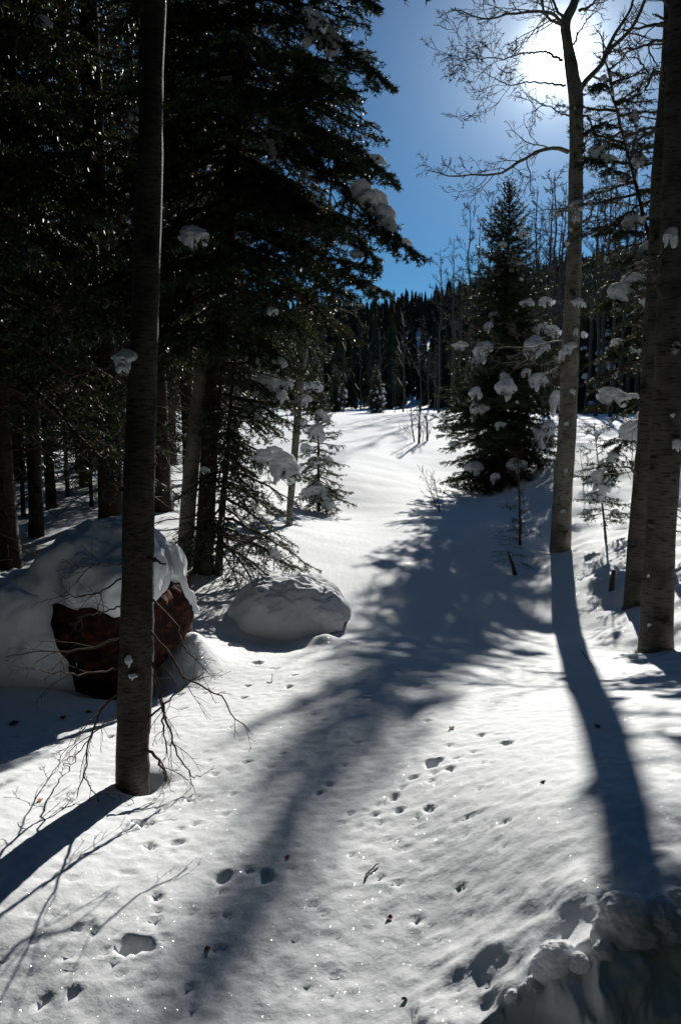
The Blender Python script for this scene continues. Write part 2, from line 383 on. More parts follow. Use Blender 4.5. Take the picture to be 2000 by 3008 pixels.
Z += fine*(0.12+0.88*patch)*(0.0038*fbm(xs/0.10, ys/0.085, 21, 3)) + fine*0.0048*fbm(xs/0.031, ys/0.031, 31, 2)
Z += rough_r*(0.08*fbm(xs/0.40, ys/0.30, 51, 3)+0.06*np.abs(fbm(xs/0.2, ys/0.15, 55, 2)))
# wind ripples running across the open slope
rip = sstep(7, 12, ys)*sstep(38, 22, ys)
Z += rip*0.018*fbm(xs/0.9, ys/0.28+0.25*xs, 61, 3)
for (u_, v_, wpx, dep) in HOLES:
    p = hit(u_, v_); a = wpx/FPX*np.hypot(p[1], EYE)*0.37
    sel = np.nonzero((np.abs(xs-p[0]) < 4*a) & (np.abs(ys-p[1]) < 4*a))[0]
    if not len(sel): continue
    rs = np.random.default_rng(int(u_*7+v_)); th = rs.uniform(0, pi); ecc = rs.uniform(0.8, 1.35)
    dx = xs[sel]-p[0]; dy = ys[sel]-p[1]; ex = dx*cos(th)+dy*sin(th); ey = (-dx*sin(th)+dy*cos(th))*ecc
    ph = np.arctan2(ey, ex); q = np.hypot(ex, ey)/(a*(1+0.22*np.sin(2*ph+rs.uniform(0, 6))+0.15*np.sin(3*ph+rs.uniform(0, 6))+0.08*np.sin(7*ph+rs.uniform(0, 6))))
    dome = np.maximum(1-0.55*q, 0)
    Z[sel] += -dep*a*(0.62*(1-sstep(0.70, 1.12, q))*(0.65+0.5*dome)) + 0.10*a*np.exp(-((q-1.3)/0.22)**2)
# melt wells round the trunks
WELLS = [(hit(420, 2300), 0.085, 0.07), (hit(1648, 1605), 0.30, 0.08), (hit(1925, 1885), 0.28, 0.12), (hit(1862, 1768), 0.24, 0.08)]
for p, a, dep in WELLS:
    q = np.hypot(xs-p[0], ys-p[1])/a; Z -= dep*np.exp(-q*q*0.9)
# snow drifted against the left of the boulder and piled under its right corner
for (u_, v_, Y_, a, b, hgt) in [(0, 1930, 5.5, 0.45, 0.5, 0.25), (560, 1900, 5.05, 0.17, 0.30, 0.22), (350, 2000, 4.75, 0.40, 0.22, -0.16), (950, 1895, 5.75, 0.14, 0.12, 0.08), (760, 1900, 5.9, .3, .15, -.05), (840, 1760, 6.85, .6, .35, .08)]:
    p = at(u_, v_, Y_); q = ((xs-p[0])/a)**2+((ys-p[1])/b)**2; Z += hgt*np.exp(-q)
EDGE = [(1250,3160,1.66),(1380,3050,1.62),(1434,2993,1.58),(1470,2930,1.57),(1545,2893,1.56),(1596,2850,1.54),(1650,2812,1.52),(1700,2822,1.50),
        (1759,2793,1.48),(1785,2740,1.47),(1850,2700,1.45),(1912,2693,1.44),(1960,2668,1.43),(2010,2628,1.42),(2150,2600,1.40),(2500,2560,1.36),(3000,2540,1.30)]
E_ = spline(np.array([at(u_, v_, min(hit(u_, v_)[1], 2.2)*.985) for u_, v_, _ in EDGE]), 360)
Es_ = np.stack([np.convolve(np.pad(E_[:, k], 30, mode='edge'), np.ones(61)/61, mode='valid') for k in range(3)], 1)
sel = np.nonzero((xs > -.6) & (xs < 2.4) & (ys > .3) & (ys < 3.6))[0]
_es = np.linspace(E_[0, 0], E_[-1, 0], 400); _ez = np.convolve(np.pad(np.interp(_es, E_[:, 0], E_[:, 2]), 40, mode='edge'), np.ones(81)/81, mode='valid'); _ey = np.convolve(np.pad(np.interp(_es, E_[:, 0], E_[:, 1]), 40, mode='edge'), np.ones(81)/81, mode='valid'); ey_ = np.interp(xs[sel], _es, _ey); ez_ = np.interp(xs[sel], _es, _ez)+.015; dd_ = ys[sel]-ey_
wgt = np.exp(-(np.maximum(dd_, 0)/0.60)**2)*sstep(E_[0, 0]-.15, E_[0, 0]+.25, xs[sel])
Z[sel] = np.where(dd_ > 0, Z[sel]+(ez_-.012-land(xs[sel], ys[sel]))*wgt, np.minimum(Z[sel], ez_-.25-np.minimum(-dd_*6.0, .9))*sstep(0, .02, -dd_)*(xs[sel] > E_[0, 0])+np.where(xs[sel] > E_[0, 0], (ez_-.012)*(1-sstep(0, .02, -dd_)), Z[sel]))
lump = np.exp(-(np.maximum(dd_, 0)/.30)**2)*(dd_ > 0)*(xs[sel] > .2); Z[sel] += lump*(.040*fbm(xs[sel]/.13, ys[sel]/.13, 71, 3)+.022*np.abs(fbm(xs[sel]/.06, ys[sel]/.06, 75, 2)))
nx, ny = len(gx), len(gy)
_cut = (ys < 0.9) & (ys > -6.4) & (np.abs(xs) < 42); Z[_cut] = np.minimum(Z[_cut], land(xs[_cut], ys[_cut])*.5-.16)
i, j = np.meshgrid(np.arange(ny-1), np.arange(nx-1), indexing='ij'); a_ = (i*nx+j).ravel()
F = np.stack([a_, a_+1, a_+nx+1, a_+nx], 1)
ground = obj('snow_ground', np.stack([xs, ys, Z], 1), F, M_SNOW)
tag(ground, kind='structure')
from numpy import searchsorted
_Zg = Z.reshape(ny, nx)
def surf(x, y):
    a = np.clip(searchsorted(gx, x)-1, 0, nx-2); b = np.clip(searchsorted(gy, y)-1, 0, ny-2)
    fx = (x-gx[a])/(gx[a+1]-gx[a]); fy = (y-gy[b])/(gy[b+1]-gy[b])
    return float((_Zg[b, a]*(1-fx)+_Zg[b, a+1]*fx)*(1-fy)+(_Zg[b+1, a]*(1-fx)+_Zg[b+1, a+1]*fx)*fy)

# ------------------------------------------------------------------ snow bank at the edge of the cleared way, right in front of the camera
tt = np.concatenate([-np.linspace(0.05, 0.0, 8)[:-1], np.linspace(0, 1, 120)])
VV = np.zeros((len(E_), len(tt), 3))
for k, t_ in enumerate(tt):
    if t_ < 0:      # gentle top falling away behind the lip
        VV[:, k, 0] = E_[:, 0]; VV[:, k, 1] = E_[:, 1]-t_; VV[:, k, 2] = E_[:, 2]+1.6*t_-0.01
    else:           # steep broken face
        fall = 1.15*t_; g_ = float(sstep(0.0, .10, np.array([t_]))[0]); EE = E_*(1-g_)+Es_*g_; VV[:, k, 0] = EE[:, 0]-0.05*fall; VV[:, k, 1] = EE[:, 1]-0.03*(1-math.exp(-fall*18))-0.42*fall
        VV[:, k, 2] = EE[:, 2]-fall
P_ = VV.reshape(-1, 3)
amp = np.repeat(np.clip(np.exp(-np.maximum(-tt, 0)*2.5), 0.2, 1)[None, :], len(E_), 0).ravel()
d1 = noise3(P_, 5.0, 3)*0.06 + noise3(P_, 13.0, 5)*0.045 + noise3(P_, 34.0, 8)*0.014 + noise3(P_, 90.0, 9)*0.005
P_[:, 1] -= d1*0.75*amp; P_[:, 2] += d1*0.75*amp; P_[:, 0] += noise3(P_, 11.0, 13)*0.035*amp
nxs = len(tt); i, j = np.meshgrid(np.arange(len(E_)-1), np.arange(nxs-1), indexing='ij'); a_ = (i*nxs+j).ravel()
bank = obj('snow_bank', P_, np.stack([a_, a_+nxs, a_+nxs+1, a_+1], 1), M_BANK)
tag(bank, kind='structure')

rx, ry = np.meshgrid(np.linspace(-40, 40, 161), np.linspace(-6.5, 0.75, 30)); rz_ = land(rx.ravel(), ry.ravel()).reshape(rx.shape)*0.5-0.10
k_ = (np.arange(29)[:, None]*161+np.arange(160)[None]).ravel()
added_road = obj('added_road', np.stack([rx.ravel(), ry.ravel(), rz_.ravel()], 1), np.stack([k_, k_+1, k_+162, k_+161], 1), plain_material('bounce_absorber', (0.03, 0.03, 0.032), (0.06, 0.06, 0.06), 8, 0.7)); tag(added_road, kind='structure')  # unseen dark road sheet, added to stop snow bounce lighting the bank

def icosphere(sub):
    t = (1+5**0.5)/2
    V = [(-1,t,0),(1,t,0),(-1,-t,0),(1,-t,0),(0,-1,t),(0,1,t),(0,-1,-t),(0,1,-t),(t,0,-1),(t,0,1),(-t,0,-1),(-t,0,1)]
    F = [(0,11,5),(0,5,1),(0,1,7),(0,7,10),(0,10,11),(1,5,9),(5,11,4),(11,10,2),(10,7,6),(7,1,8),(3,9,4),(3,4,2),(3,2,6),(3,6,8),(3,8,9),(4,9,5),(2,4,11),(6,2,10),(8,6,7),(9,8,1)]
    V = [np.array(v)/np.linalg.norm(v) for v in V]
    for _ in range(sub):
        mid = {}; F2 = []
        def m(a, b):
            k = (min(a, b), max(a, b))
            if k not in mid:
                q = V[a]+V[b]; V.append(q/np.linalg.norm(q)); mid[k] = len(V)-1
            return mid[k]
        for a, b, c in F:
            ab, bc, ca = m(a, b), m(b, c), m(c, a); F2 += [(a, ab, ca), (b, bc, ab), (c, ca, bc), (ab, bc, ca)]
        F = F2
    return np.array(V), np.array(F)
ICO3 = icosphere(3); ICO4 = icosphere(4); ICO5 = icosphere(5)
def lobed(seed, lobes, ico=ICO3, rough=0.10):
    """one closed star-shaped body out of several overlapping lobes: (centre, radius)"""
    D, F = ico; r = np.full(len(D), 1e-3)
    for c, q in lobes:
        c = np.array(c, float); b = D@c; disc = b*b-(c@c-q*q)
        hitr = np.where(disc > 0, b+np.sqrt(np.maximum(disc, 0)), 0)
        r = np.log(np.exp(9*r)+np.exp(9*np.maximum(hitr, 0)))/9
    r -= math.log(2)/9*0.6
    P = D*r[:, None]; n_ = noise3(P+seed*3.1, 2.6, seed)+0.5*noise3(P+seed, 6.5, seed+2)
    return P*(1+rough*2*n_)[:, None], F
def crumb(seed, ico):
    """broken lump of wind-packed snow: blunt facets under a crumbly skin"""
    rs = np.random.default_rng(seed); D, F_ = ico; r = np.full(len(D), 1.15)
    for _ in range(9):
        n_ = rs.normal(size=3); n_ /= np.linalg.norm(n_); d = rs.uniform(.62, 1.0); q = D@n_; lim = np.where(q > .05, d/np.maximum(q, .05), 9.0); r = -np.log(np.exp(-6*r)+np.exp(-6*lim))/6
    P = D*r[:, None]; P = P*(1+.20*noise3(P+seed, 1.7, seed)+.11*noise3(P+seed, 4.0, seed+1)+.045*noise3(P, 11, seed+2)+.022*noise3(P, 26, seed+3))[:, None]
    return P, F_
for (u_, v_, Y_, s_, sd) in [(1840, 2700, 1.66, 0.062, 1), (1632, 2815, 1.72, 0.042, 2), (1945, 2690, 1.63, 0.044, 3), (1772, 2790, 1.66, 0.022, 4), (1505, 2925, 1.77, 0.016, 5), (1995, 2650, 1.61, 0.032, 6), (1885, 2705, 1.655, .028, 7), (1565, 2888, 1.76, .016, 8), (1700, 2822, 1.70, .020, 9), (1800, 2780, 1.64, .030, 10)]:
    eu_, ev_ = project(E_); Y_ = hit(u_, v_)[1] if (v_ < 2760 and u_ < 1700) else float(np.interp(u_, eu_, E_[:, 1]))-.015; s_ *= Y_/1.66
    rs = random.Random(sd); V_, F_ = lobed(sd, [((0, 0, 0), 1.0), ((0.5, 0, -0.5), 0.9), ((-0.45, 0.1, -0.7), 0.85), ((0.1, 0.2, -0.9), 0.9), ((rs.uniform(-.5, .5), 0, 0.35), 0.6), ((rs.uniform(-.9, .9), -.1, .1), 0.5)], ICO5, 0.06)
    V_ = V_*(1+.05*noise3(V_, 6, sd)+.006*noise3(V_, 18, sd+1))[:, None]; obj('snow_chunk', V_*np.array([s_*1.0, s_, s_*.95]), F_, M_CHUNK if v_ > 2760 or u_ > 1700 else M_SNOW, bank, at(u_, v_, Y_))

# ------------------------------------------------------------------ trees
def needles(rng, A, B, per_m, nl, nw, spread=0.85):
    """needle triangles round the shoots A->B"""
    L = np.linalg.norm(B-A, axis=1); n = np.maximum((L*per_m+rng.random(len(L))).astype(int), 1)
    idx = np.repeat(np.arange(len(L)), n); m = len(idx)
    t = rng.random(m)[:, None]; T = ((B-A)/np.maximum(L, 1e-6)[:, None])[idx]
    base = A[idx]+(B-A)[idx]*t
    R = rng.normal(size=(m, 3)); R -= (R*T).sum(1)[:, None]*T; R /= (np.linalg.norm(R, axis=1)[:, None]+1e-9)
    D = T*0.55+R*spread; D /= np.linalg.norm(D, axis=1)[:, None]
    S = np.cross(D, rng.normal(size=(m, 3))); S /= (np.linalg.norm(S, axis=1)[:, None]+1e-9)
    ln = nl*rng.uniform(0.7, 1.15, m)[:, None]
    V = np.empty((m, 3, 3)); V[:, 0] = base-S*nw*0.5; V[:, 1] = base+S*nw*0.5; V[:, 2] = base+D*ln
    return V.reshape(-1, 3), np.arange(m*3).reshape(-1, 3)

def conifer(seed, H, R, c0, nb, rb, axis=None, per_m=95, nl=0.024, nw=0.0045, sp2=0.075, sp3=0.055, shape=0.8, el=(-8, 42), droop=0.42, tip=0.16,
            dead=0, Rfun=None, l2max=0.55, l2k=0.40, lean=(0, 0), sides=8, keep=None, inner=0.22, tdist=None):
    """returns dict of trunk / branches / needles arrays in the tree's own frame, and the branch lines"""
    rng = np.random.default_rng(seed)
    if axis is None:
        zz = np.linspace(-0.25, H, 14); wob = rng.normal(0, 0.012*H/8, (14, 2)).cumsum(0)*0.5; wob -= wob[0]
        axis = np.stack([wob[:, 0]+lean[0]*zz/H, wob[:, 1]+lean[1]*zz/H, zz], 1)
    axis = np.asarray(axis, float)
    def ax(z): return np.array([np.interp(z, axis[:, 2], axis[:, 0]), np.interp(z, axis[:, 2], axis[:, 1]), z])
    za = np.linspace(axis[0, 2], H, 26); Pa = np.array([ax(z) for z in za])
    ra = rb*np.clip(1-np.maximum(za, 0)/H, 0.02, 1)**0.85*(1+0.45*np.exp(-np.maximum(za+0.05, 0)/0.14))+0.003
    trunk = tubes([(Pa, ra)], sides)
    wood = []; sA = []; sB = []; lines = []
    for b in range(nb):
        f = (b+rng.random())/nb
        if tdist is not None: f = float(np.interp(f, *tdist))
        t = c0+(1-c0)*f; h = t*H
        az = b*2.39996+rng.normal(0, 0.35)
        Rm = R*((1-t)/(1-c0))**shape if Rfun is None else Rfun(h)
        L = Rm*rng.uniform(0.68, 1.12)+0.05
        e = radians(el[0]+(el[1]-el[0])*f**1.3+rng.normal(0, 6))
        if keep is not None and not keep(h, az, rng): continue
        n = 8; s = np.linspace(0, 1, n); dr = droop*rng.uniform(0.7, 1.3)*(1-0.75*f)
        bend = rng.normal(0, 0.12)
        hx = np.cos(az+bend*s)*s; hy = np.sin(az+bend*s)*s
        P = ax(h)[None]+L*np.stack([hx, hy, np.tan(e)*s-dr*s*s+tip*s**4], 1)
        P[1:-1] += rng.normal(0, 0.012*L, (n-2, 3))
        r0 = min(0.011+0.010*L, rb*0.5)
        wood.append((P, np.linspace(r0, 0.0025, n))); lines.append(P)
        ns = max(int(L/sp2), 3); tpos = np.linspace(inner, 0.985, ns)+rng.normal(0, 0.012, ns); tpos = np.clip(tpos, 0.05, 0.995)
        side = np.where(np.arange(ns) % 2 == 0, 1.0, -1.0)
        base = np.stack([np.interp(tpos, s, P[:, k]) for k in range(3)], 1)
        i0 = np.clip((tpos*(n-1)).astype(int), 0, n-2); T = P[i0+1]-P[i0]; T /= np.linalg.norm(T, axis=1)[:, None]
        Sd = np.cross(T, np.array([0, 0, 1.0])); Sd /= (np.linalg.norm(Sd, axis=1)[:, None]+1e-9)
        ang = np.radians(rng.uniform(42, 68, ns))
        D = T*np.cos(ang)[:, None]+Sd*(side*np.sin(ang))[:, None]+np.array([0, 0, 1.0])*rng.normal(-0.12, 0.16, ns)[:, None]
        D /= np.linalg.norm(D, axis=1)[:, None]
        l2 = np.minimum(l2k*L*(1-tpos)**0.75+0.06, l2max)*rng.uniform(0.6, 1.15, ns)
        mid = base+D*(l2*0.55)[:, None]; end = base+D*l2[:, None]-np.array([0, 0, 1.0])*(0.16*l2)[:, None]
        for q in range(ns):
            if l2[q] > 0.16: wood.append((np.array([base[q], mid[q], end[q]]), np.array([0.005, 0.0035, 0.0015])))
        sA += [base, mid]; sB += [mid, end]
        big = np.nonzero(l2 > 0.10)[0]
        if len(big):
            nt3 = np.maximum((l2[big]/sp3).astype(int), 1); ii = np.repeat(big, nt3); m = len(ii)
            u3 = rng.uniform(0.15, 0.98, m); b3 = base[ii]+(end[ii]-base[ii])*u3[:, None]
            D2 = D[ii]; S2 = np.cross(D2, np.array([0, 0, 1.0])); S2 /= (np.linalg.norm(S2, axis=1)[:, None]+1e-9)
            sg = rng.choice([-1.0, 1.0], m); a3 = np.radians(rng.uniform(35, 65, m))
            D3 = D2*np.cos(a3)[:, None]+S2*(sg*np.sin(a3))[:, None]+np.array([0, 0, 1.0])*rng.normal(-0.05, 0.25, m)[:, None]
            l3 = (0.38*l2[ii]*(1-0.7*u3)+0.035)*rng.uniform(0.6, 1.2, m)
            sA.append(b3); sB.append(b3+D3*l3[:, None])
        k = int(n*0.45); sA.append(P[k:-1]); sB.append(P[k+1:])
    # leader
    top = ax(H*0.93); sA.append(top[None]); sB.append(ax(H)[None]+np.array([[0, 0, 0.06]]))
    for b in range(dead):
        h = rng.uniform(0.25, max(c0*H, 0.6)); az = rng.uniform(0, 2*pi); L = rng.uniform(0.3, 1.0)*min(1.0, R*0.7)
        s = np.linspace(0, 1, 6); e = rng.uniform(-0.5, 0.15)
        P = ax(h)[None]+L*np.stack([np.cos(az)*s, np.sin(az)*s, e*s-0.15*s*s], 1); P[1:] += rng.normal(0, 0.02*L, (5, 3))
        wood.append((P, np.linspace(0.008, 0.002, 6)))
        for q in range(int(6*L)+2):
            u3 = rng.uniform(0.2, 1.0); b0 = np.array([np.interp(u3, s, P[:, k]) for k in range(3)])
            d = np.array([cos(az+rng.choice([-1, 1])*rng.uniform(.5, 1.1)), sin(az+rng.choice([-1, 1])*rng.uniform(.5, 1.1)), rng.uniform(-.5, .1)])
            l_ = rng.uniform(0.1, 0.35)*L
            wood.append((np.array([b0, b0+d*l_*.6+rng.normal(0, .01, 3), b0+d*l_+np.array([0, 0, -.06*l_])]), np.array([.0035, .0025, .0012])))
    A = np.concatenate(sA); B = np.concatenate(sB)
    wv, wf = tubes(wood, 4)
    nv, nf_ = needles(rng, A, B, per_m, nl, nw)
    return dict(trunk=trunk, wood=(wv, wf), crown=(nv, nf_), lines=lines, H=H)
def plant_conifer(geo, name, loc, bark, label, cat='tree', group=None, rz=0, needle=None):
    root = empty(name, loc, rz)
    obj('trunk', *geo['trunk'], bark, root)
    tag(obj('branches', *geo['wood'], M_TWIG, root), kind='stuff')
    obj('crown', *geo['crown'], needle or M_NEEDLE, root, smooth=False)
    tag(root, label, cat, group)
    return root

# a few shapes of settled snow shared by all the pads on branches
CLUMPS = []
for sd in range(8):
    rs = random.Random(100+sd)
    lob = [((0, 0, 0), 0.75)]
    for k in range(6): a = k*1.05+rs.uniform(-.3, .3); lob.append(((0.62*cos(a)*rs.uniform(.7, 1.2), 0.5*sin(a), rs.uniform(-0.55, 0.1)), rs.uniform(0.28, 0.5)))
    lob.append(((rs.uniform(-.4, .4), -0.35, -0.85), 0.40)); lob.append(((rs.uniform(-.7, .7), -0.2, -0.7), 0.36)); lob.append(((rs.uniform(-.8, .8), -0.1, -0.5), 0.34)); lob.append(((rs.uniform(-.3, .3), 0, 0.40), 0.62))
    V_, F_ = lobed(sd, lob, ICO4, 0.09)
    ph_ = np.arctan2(V_[:, 1], V_[:, 0]); dr_ = 0.30+1.15*np.maximum(0, 0.35+0.5*np.sin(2*ph_+sd)+0.45*np.sin(5*ph_+2*sd)+0.25*np.sin(9*ph_+sd*1.7))
    rad_ = np.hypot(V_[:, 0], V_[:, 1]); V_[:, 2] = np.where(V_[:, 2] < 0, V_[:, 2]*np.clip(dr_, .15, 1.25)*(0.55+0.45*sstep(0.0, .6, rad_)), V_[:, 2]*0.72)
    V_[:, 0] *= 1.12
    me = make_mesh('snow_clump', V_, F_); me.materials.append(M_CLUMP); CLUMPS.append(me)
_cr = random.Random(77)
def clump(root, pw, size, tilt=0.0, flat=0.75, yaw=0.0, wide=1.0):
    """pad of snow (size = half width in metres) at world point pw, as a part of the tree root"""
    o = link('snow_clump', CLUMPS[_cr.randrange(len(CLUMPS))], None, root)
    rz = root.rotation_euler[2]; c, s = cos(-rz), sin(-rz); k = root.scale[0]
    d = np.asarray(pw, float)-np.array(root.location); o.location = ((c*d[0]-s*d[1])/k, (s*d[0]+c*d[1])/k, d[2]/k)
    o.scale = (0.92*size*wide/k, size*0.9/k, size*(0.25+0.85*flat)/k); o.rotation_euler = (_cr.uniform(-.15, .15), tilt+_cr.uniform(-.12, .12), yaw-rz+_cr.uniform(-.3, .3))
    return o
def bough(root, q, p, size, tilt, flat):
    """the spray of needles that carries a pad of snow"""
    rs = np.random.default_rng(int(abs(p[0])*1e4+abs(p[2])*1e3) % 100000); n = 16
    c0 = p-np.array([0, 0, size*flat*0.35]); a = rs.uniform(0, 2*pi, n)
    A = c0+np.stack([rs.uniform(-.6, .6, n)*size, rs.uniform(-.5, .5, n)*size, rs.uniform(-.35, .05, n)*size], 1)
    D = np.stack([np.cos(a), np.sin(a)*.8, rs.uniform(-.9, -.05, n)+np.abs(np.cos(a))*0.1-np.cos(a)*tilt*.8], 1); D /= np.linalg.norm(D, axis=1)[:, None]
    B = A+D*(size*rs.uniform(.6, 1.25, n))[:, None]; sc_ = max(size/0.12, .45)
    nv, nf = needles(rs, A, B, 260/sc_**.7, .026*sc_**.4, .008*sc_**.5)
    tv, tf = tubes([(np.array([q, q*.5+c0*.5-[0, 0, .03*size], c0]), np.array([.006, .005, .004]))]+[(np.array([x, y]), np.array([.003, .0015])) for x, y in zip(A, B)], 3)
    rz = root.rotation_euler[2]; c, s = cos(-rz), sin(-rz); k = root.scale[0]
    def loc(V): d = V-np.array(root.location); return np.stack([c*d[:, 0]-s*d[:, 1], s*d[:, 0]+c*d[:, 1], d[:, 2]], 1)/k
    me = make_mesh('bough', np.vstack([loc(nv), loc(tv)]), [nf, tf+len(nv)], False); me.materials.append(M_NEEDLE); link('bough', me, None, root)
def snow_on(root, geo, spots, front=1.0, fwd=0.05):
    """set snow where the photograph shows it: on the branch that lies nearest that line of sight; spots are (u, v, width px[, flat, tilt])"""
    rz = root.rotation_euler[2]; c, s = cos(rz), sin(rz); k = root.scale[0]
    Q = np.concatenate([spline(l_, 24) for l_ in geo['lines']])*k
    W = np.stack([c*Q[:, 0]-s*Q[:, 1], s*Q[:, 0]+c*Q[:, 1], Q[:, 2]], 1)+np.array(root.location)
    pu, pv = project(W)
    for sp in spots:
        u_, v_, wpx = sp[:3]; flat = sp[3] if len(sp) > 3 else 0.75; tilt = sp[4] if len(sp) > 4 else 0.0
        cost = np.hypot(pu-u_, pv-v_-wpx*0.25)+front*18.0*(W[:, 1]-W[:, 1].min())
        q = W[int(np.argmin(cost))]; size = 0.5*wpx/FPX*np.hypot(q[1], q[2]-EYE)
        p = q+np.array([0, 0, size*flat*0.45]); t = at(u_, v_, q[1]); p = p*0.25+t*0.75; p[1] -= fwd
        clump(root, p, size, tilt, flat)
        bough(root, q, p, size, tilt, flat)
def snow_random(root, geo, n, lo, hi, seed, tmin=0.35, zmin=0.0):
    rs = np.random.default_rng(seed); rz = root.rotation_euler[2]; c, s = cos(rz), sin(rz); k = root.scale[0]
    for _ in range(n):
        l_ = geo['lines'][rs.integers(len(geo['lines']))]; q = spline(l_, 24)[int(24*rs.uniform(tmin, 0.98))]*k
        if q[2] < zmin: continue
        size = rs.uniform(lo, hi)**1.0
        pw = np.array([c*q[0]-s*q[1], s*q[0]+c*q[1], q[2]+size*0.3])+np.array(root.location)
        clump(root, pw, size, rs.normal(0, .25), rs.uniform(.5, .8), rs.uniform(0, 3))

def spray(root, run, Y0, Y1, width, seed, r0=.012, per_m=250, nl=.034, nw=.0100, name='bough'):
    """one needle-clad bough along a run of pixels"""
    rng = np.random.default_rng(seed); P, R = limb(run, Y0, Y1, r0, .003, 22); P[1:] += rng.normal(0, .008, (21, 3)); s_ = np.linspace(0, 1, 22)
    L = np.linalg.norm(np.diff(P, axis=0), axis=1).sum(); ns = int(L/.028); t = np.clip(np.linspace(.12, .99, ns)+rng.normal(0, .01, ns), 0, .995)
    base = np.stack([np.interp(t, s_, P[:, k]) for k in range(3)], 1); i0 = np.clip((t*21).astype(int), 0, 20); T = P[i0+1]-P[i0]; T /= np.linalg.norm(T, axis=1)[:, None]
    Sd = np.cross(T, np.array([0, 0, 1.])); Sd /= (np.linalg.norm(Sd, axis=1)[:, None]+1e-9); a = np.radians(rng.uniform(35, 65, ns)); sg = np.where(np.arange(ns) % 2 == 0, 1., -1.)
    D = T*np.cos(a)[:, None]+Sd*(sg*np.sin(a))[:, None]+np.array([0, 0, 1.])*rng.normal(-.22, .22, ns)[:, None]; D /= np.linalg.norm(D, axis=1)[:, None]
    l2 = width*(0.35+0.65*np.sin(pi*np.clip(t*.85+.12, 0, 1)))*rng.uniform(.5, 1.1, ns); end = base+D*l2[:, None]-np.array([0, 0, 1.])*(.12*l2)[:, None]
    A = [base, P[6:-1]]; B = [end, P[7:]]; wood = [(P, R)]+[(np.array([x, y]), np.array([.004, .0015])) for x, y in zip(base, end)]
    n3 = np.maximum((l2/.045).astype(int), 1); ii = np.repeat(np.arange(ns), n3); m = len(ii); u3 = rng.uniform(.15, .98, m); b3 = base[ii]+(end[ii]-base[ii])*u3[:, None]
    S2 = np.cross(D[ii], np.array([0, 0, 1.])); S2 /= (np.linalg.norm(S2, axis=1)[:, None]+1e-9); a3 = np.radians(rng.uniform(35, 65, m))
    D3 = D[ii]*np.cos(a3)[:, None]+S2*(rng.choice([-1., 1.], m)*np.sin(a3))[:, None]+np.array([0, 0, 1.])*rng.normal(-.05, .28, m)[:, None]
    A.append(b3); B.append(b3+D3*((.4*l2[ii]*(1-.6*u3)+.03)*rng.uniform(.6, 1.2, m))[:, None])
    nv, nf = needles(rng, np.concatenate(A), np.concatenate(B), per_m, nl, nw); tv, tf = tubes(wood, 4)
    me = make_mesh(name, np.vstack([nv, tv])-np.array(root.location), [nf, tf+len(nv)], False); me.materials.append(M_NEEDLE); return link(name, me, None, root)
# --- broadleaf skeletons -------------------------------------------------
def twigs(rng, out_, P, r0, r1, level, n, L, up=0.25, wig=0.12, tmin=0.3, spread=(0.6, 1.2), minr=0.0015, pts=7, grav=0.0):
    """grow side shoots from polyline P, recursively"""
    P = np.asarray(P, float); m = len(P)
    for k in range(n):
        t = tmin+(1-tmin)*((k+rng.random())/n); x = t*(m-1); i = min(int(x), m-2); f = x-i
        b = P[i]*(1-f)+P[i+1]*f; T = P[i+1]-P[i]; T = T/(np.linalg.norm(T)+1e-9)
        q = rng.normal(size=3); q -= (q@T)*T; q /= np.linalg.norm(q)
        a = rng.uniform(*spread); d = T*cos(a)+q*sin(a); d[2] += up*0.5
        d /= np.linalg.norm(d); l_ = L*(1-0.55*t)*rng.uniform(0.6, 1.25); r = max((r0+(r1-r0)*t)*0.62, minr)
        C = [b]; step = l_/(pts-1)
        for s_ in range(pts-1):
            d = d+rng.normal(0, wig, 3); d[2] += up*0.16-grav; d /= np.linalg.norm(d); C.append(C[-1]+d*step)
        C = np.array(C); out_.append((C, np.linspace(r, max(r*0.3, minr*0.7), pts)))
        if level > 0: twigs(rng, out_, C, r, r*0.4, level-1, max(int(n*0.62), 3), l_*0.52, up, wig*1.15, 0.2, spread, minr, max(pts-1, 4), grav)
def aspen(seed, H, rb, crown=0.45, nl=16, Lb=2.2, levels=2, n2=6, minr=0.004, lean=(0, 0), sides=7):
    rng = np.random.default_rng(seed); zz = np.linspace(-0.3, H, 14); wob = rng.normal(0, 0.014*H, (14, 2)).cumsum(0)*0.35; wob -= wob[0]
    P = np.stack([wob[:, 0]+lean[0]*zz, wob[:, 1]+lean[1]*zz, zz], 1); R = rb*np.clip(1-zz/H*0.95, 0.04, 1)**0.8+0.004
    o_ = []
    for k in range(nl):
        t = crown+(1-crown)*(k+rng.random())/nl; h = t*H; b = np.array([np.interp(h, zz, P[:, 0]), np.interp(h, zz, P[:, 1]), h]); az = k*2.4+rng.normal(0, .4)
        e = rng.uniform(0.25, 0.95); d = np.array([cos(az)*cos(e), sin(az)*cos(e), sin(e)]); L = Lb*(1.15-t)*rng.uniform(.7, 1.25)+0.25
        C = [b]; pts = 8
        for _ in range(pts-1):
            d = d+rng.normal(0, 0.14, 3); d[2] += 0.05; d /= np.linalg.norm(d); C.append(C[-1]+d*L/(pts-1))
        C = np.array(C); r = max(float(np.interp(h, zz, R))*0.45, minr); o_.append((C, np.linspace(r, minr*0.8, pts)))
        twigs(rng, o_, C, r, minr, levels-1, n2, L*0.5, 0.3, 0.16, 0.25, (0.5, 1.0), minr, 5)
    return dict(trunk=tubes([(P, R)], sides), wood=tubes(o_, 3))
def plant_aspen(geo, name, loc, label, group=None, rz=0, scale=1.0, bark=None, wood=None):
    root = empty(name, loc, rz, scale)
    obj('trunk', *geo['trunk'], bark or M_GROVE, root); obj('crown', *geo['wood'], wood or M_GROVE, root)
    return tag(root, label, 'tree', group)

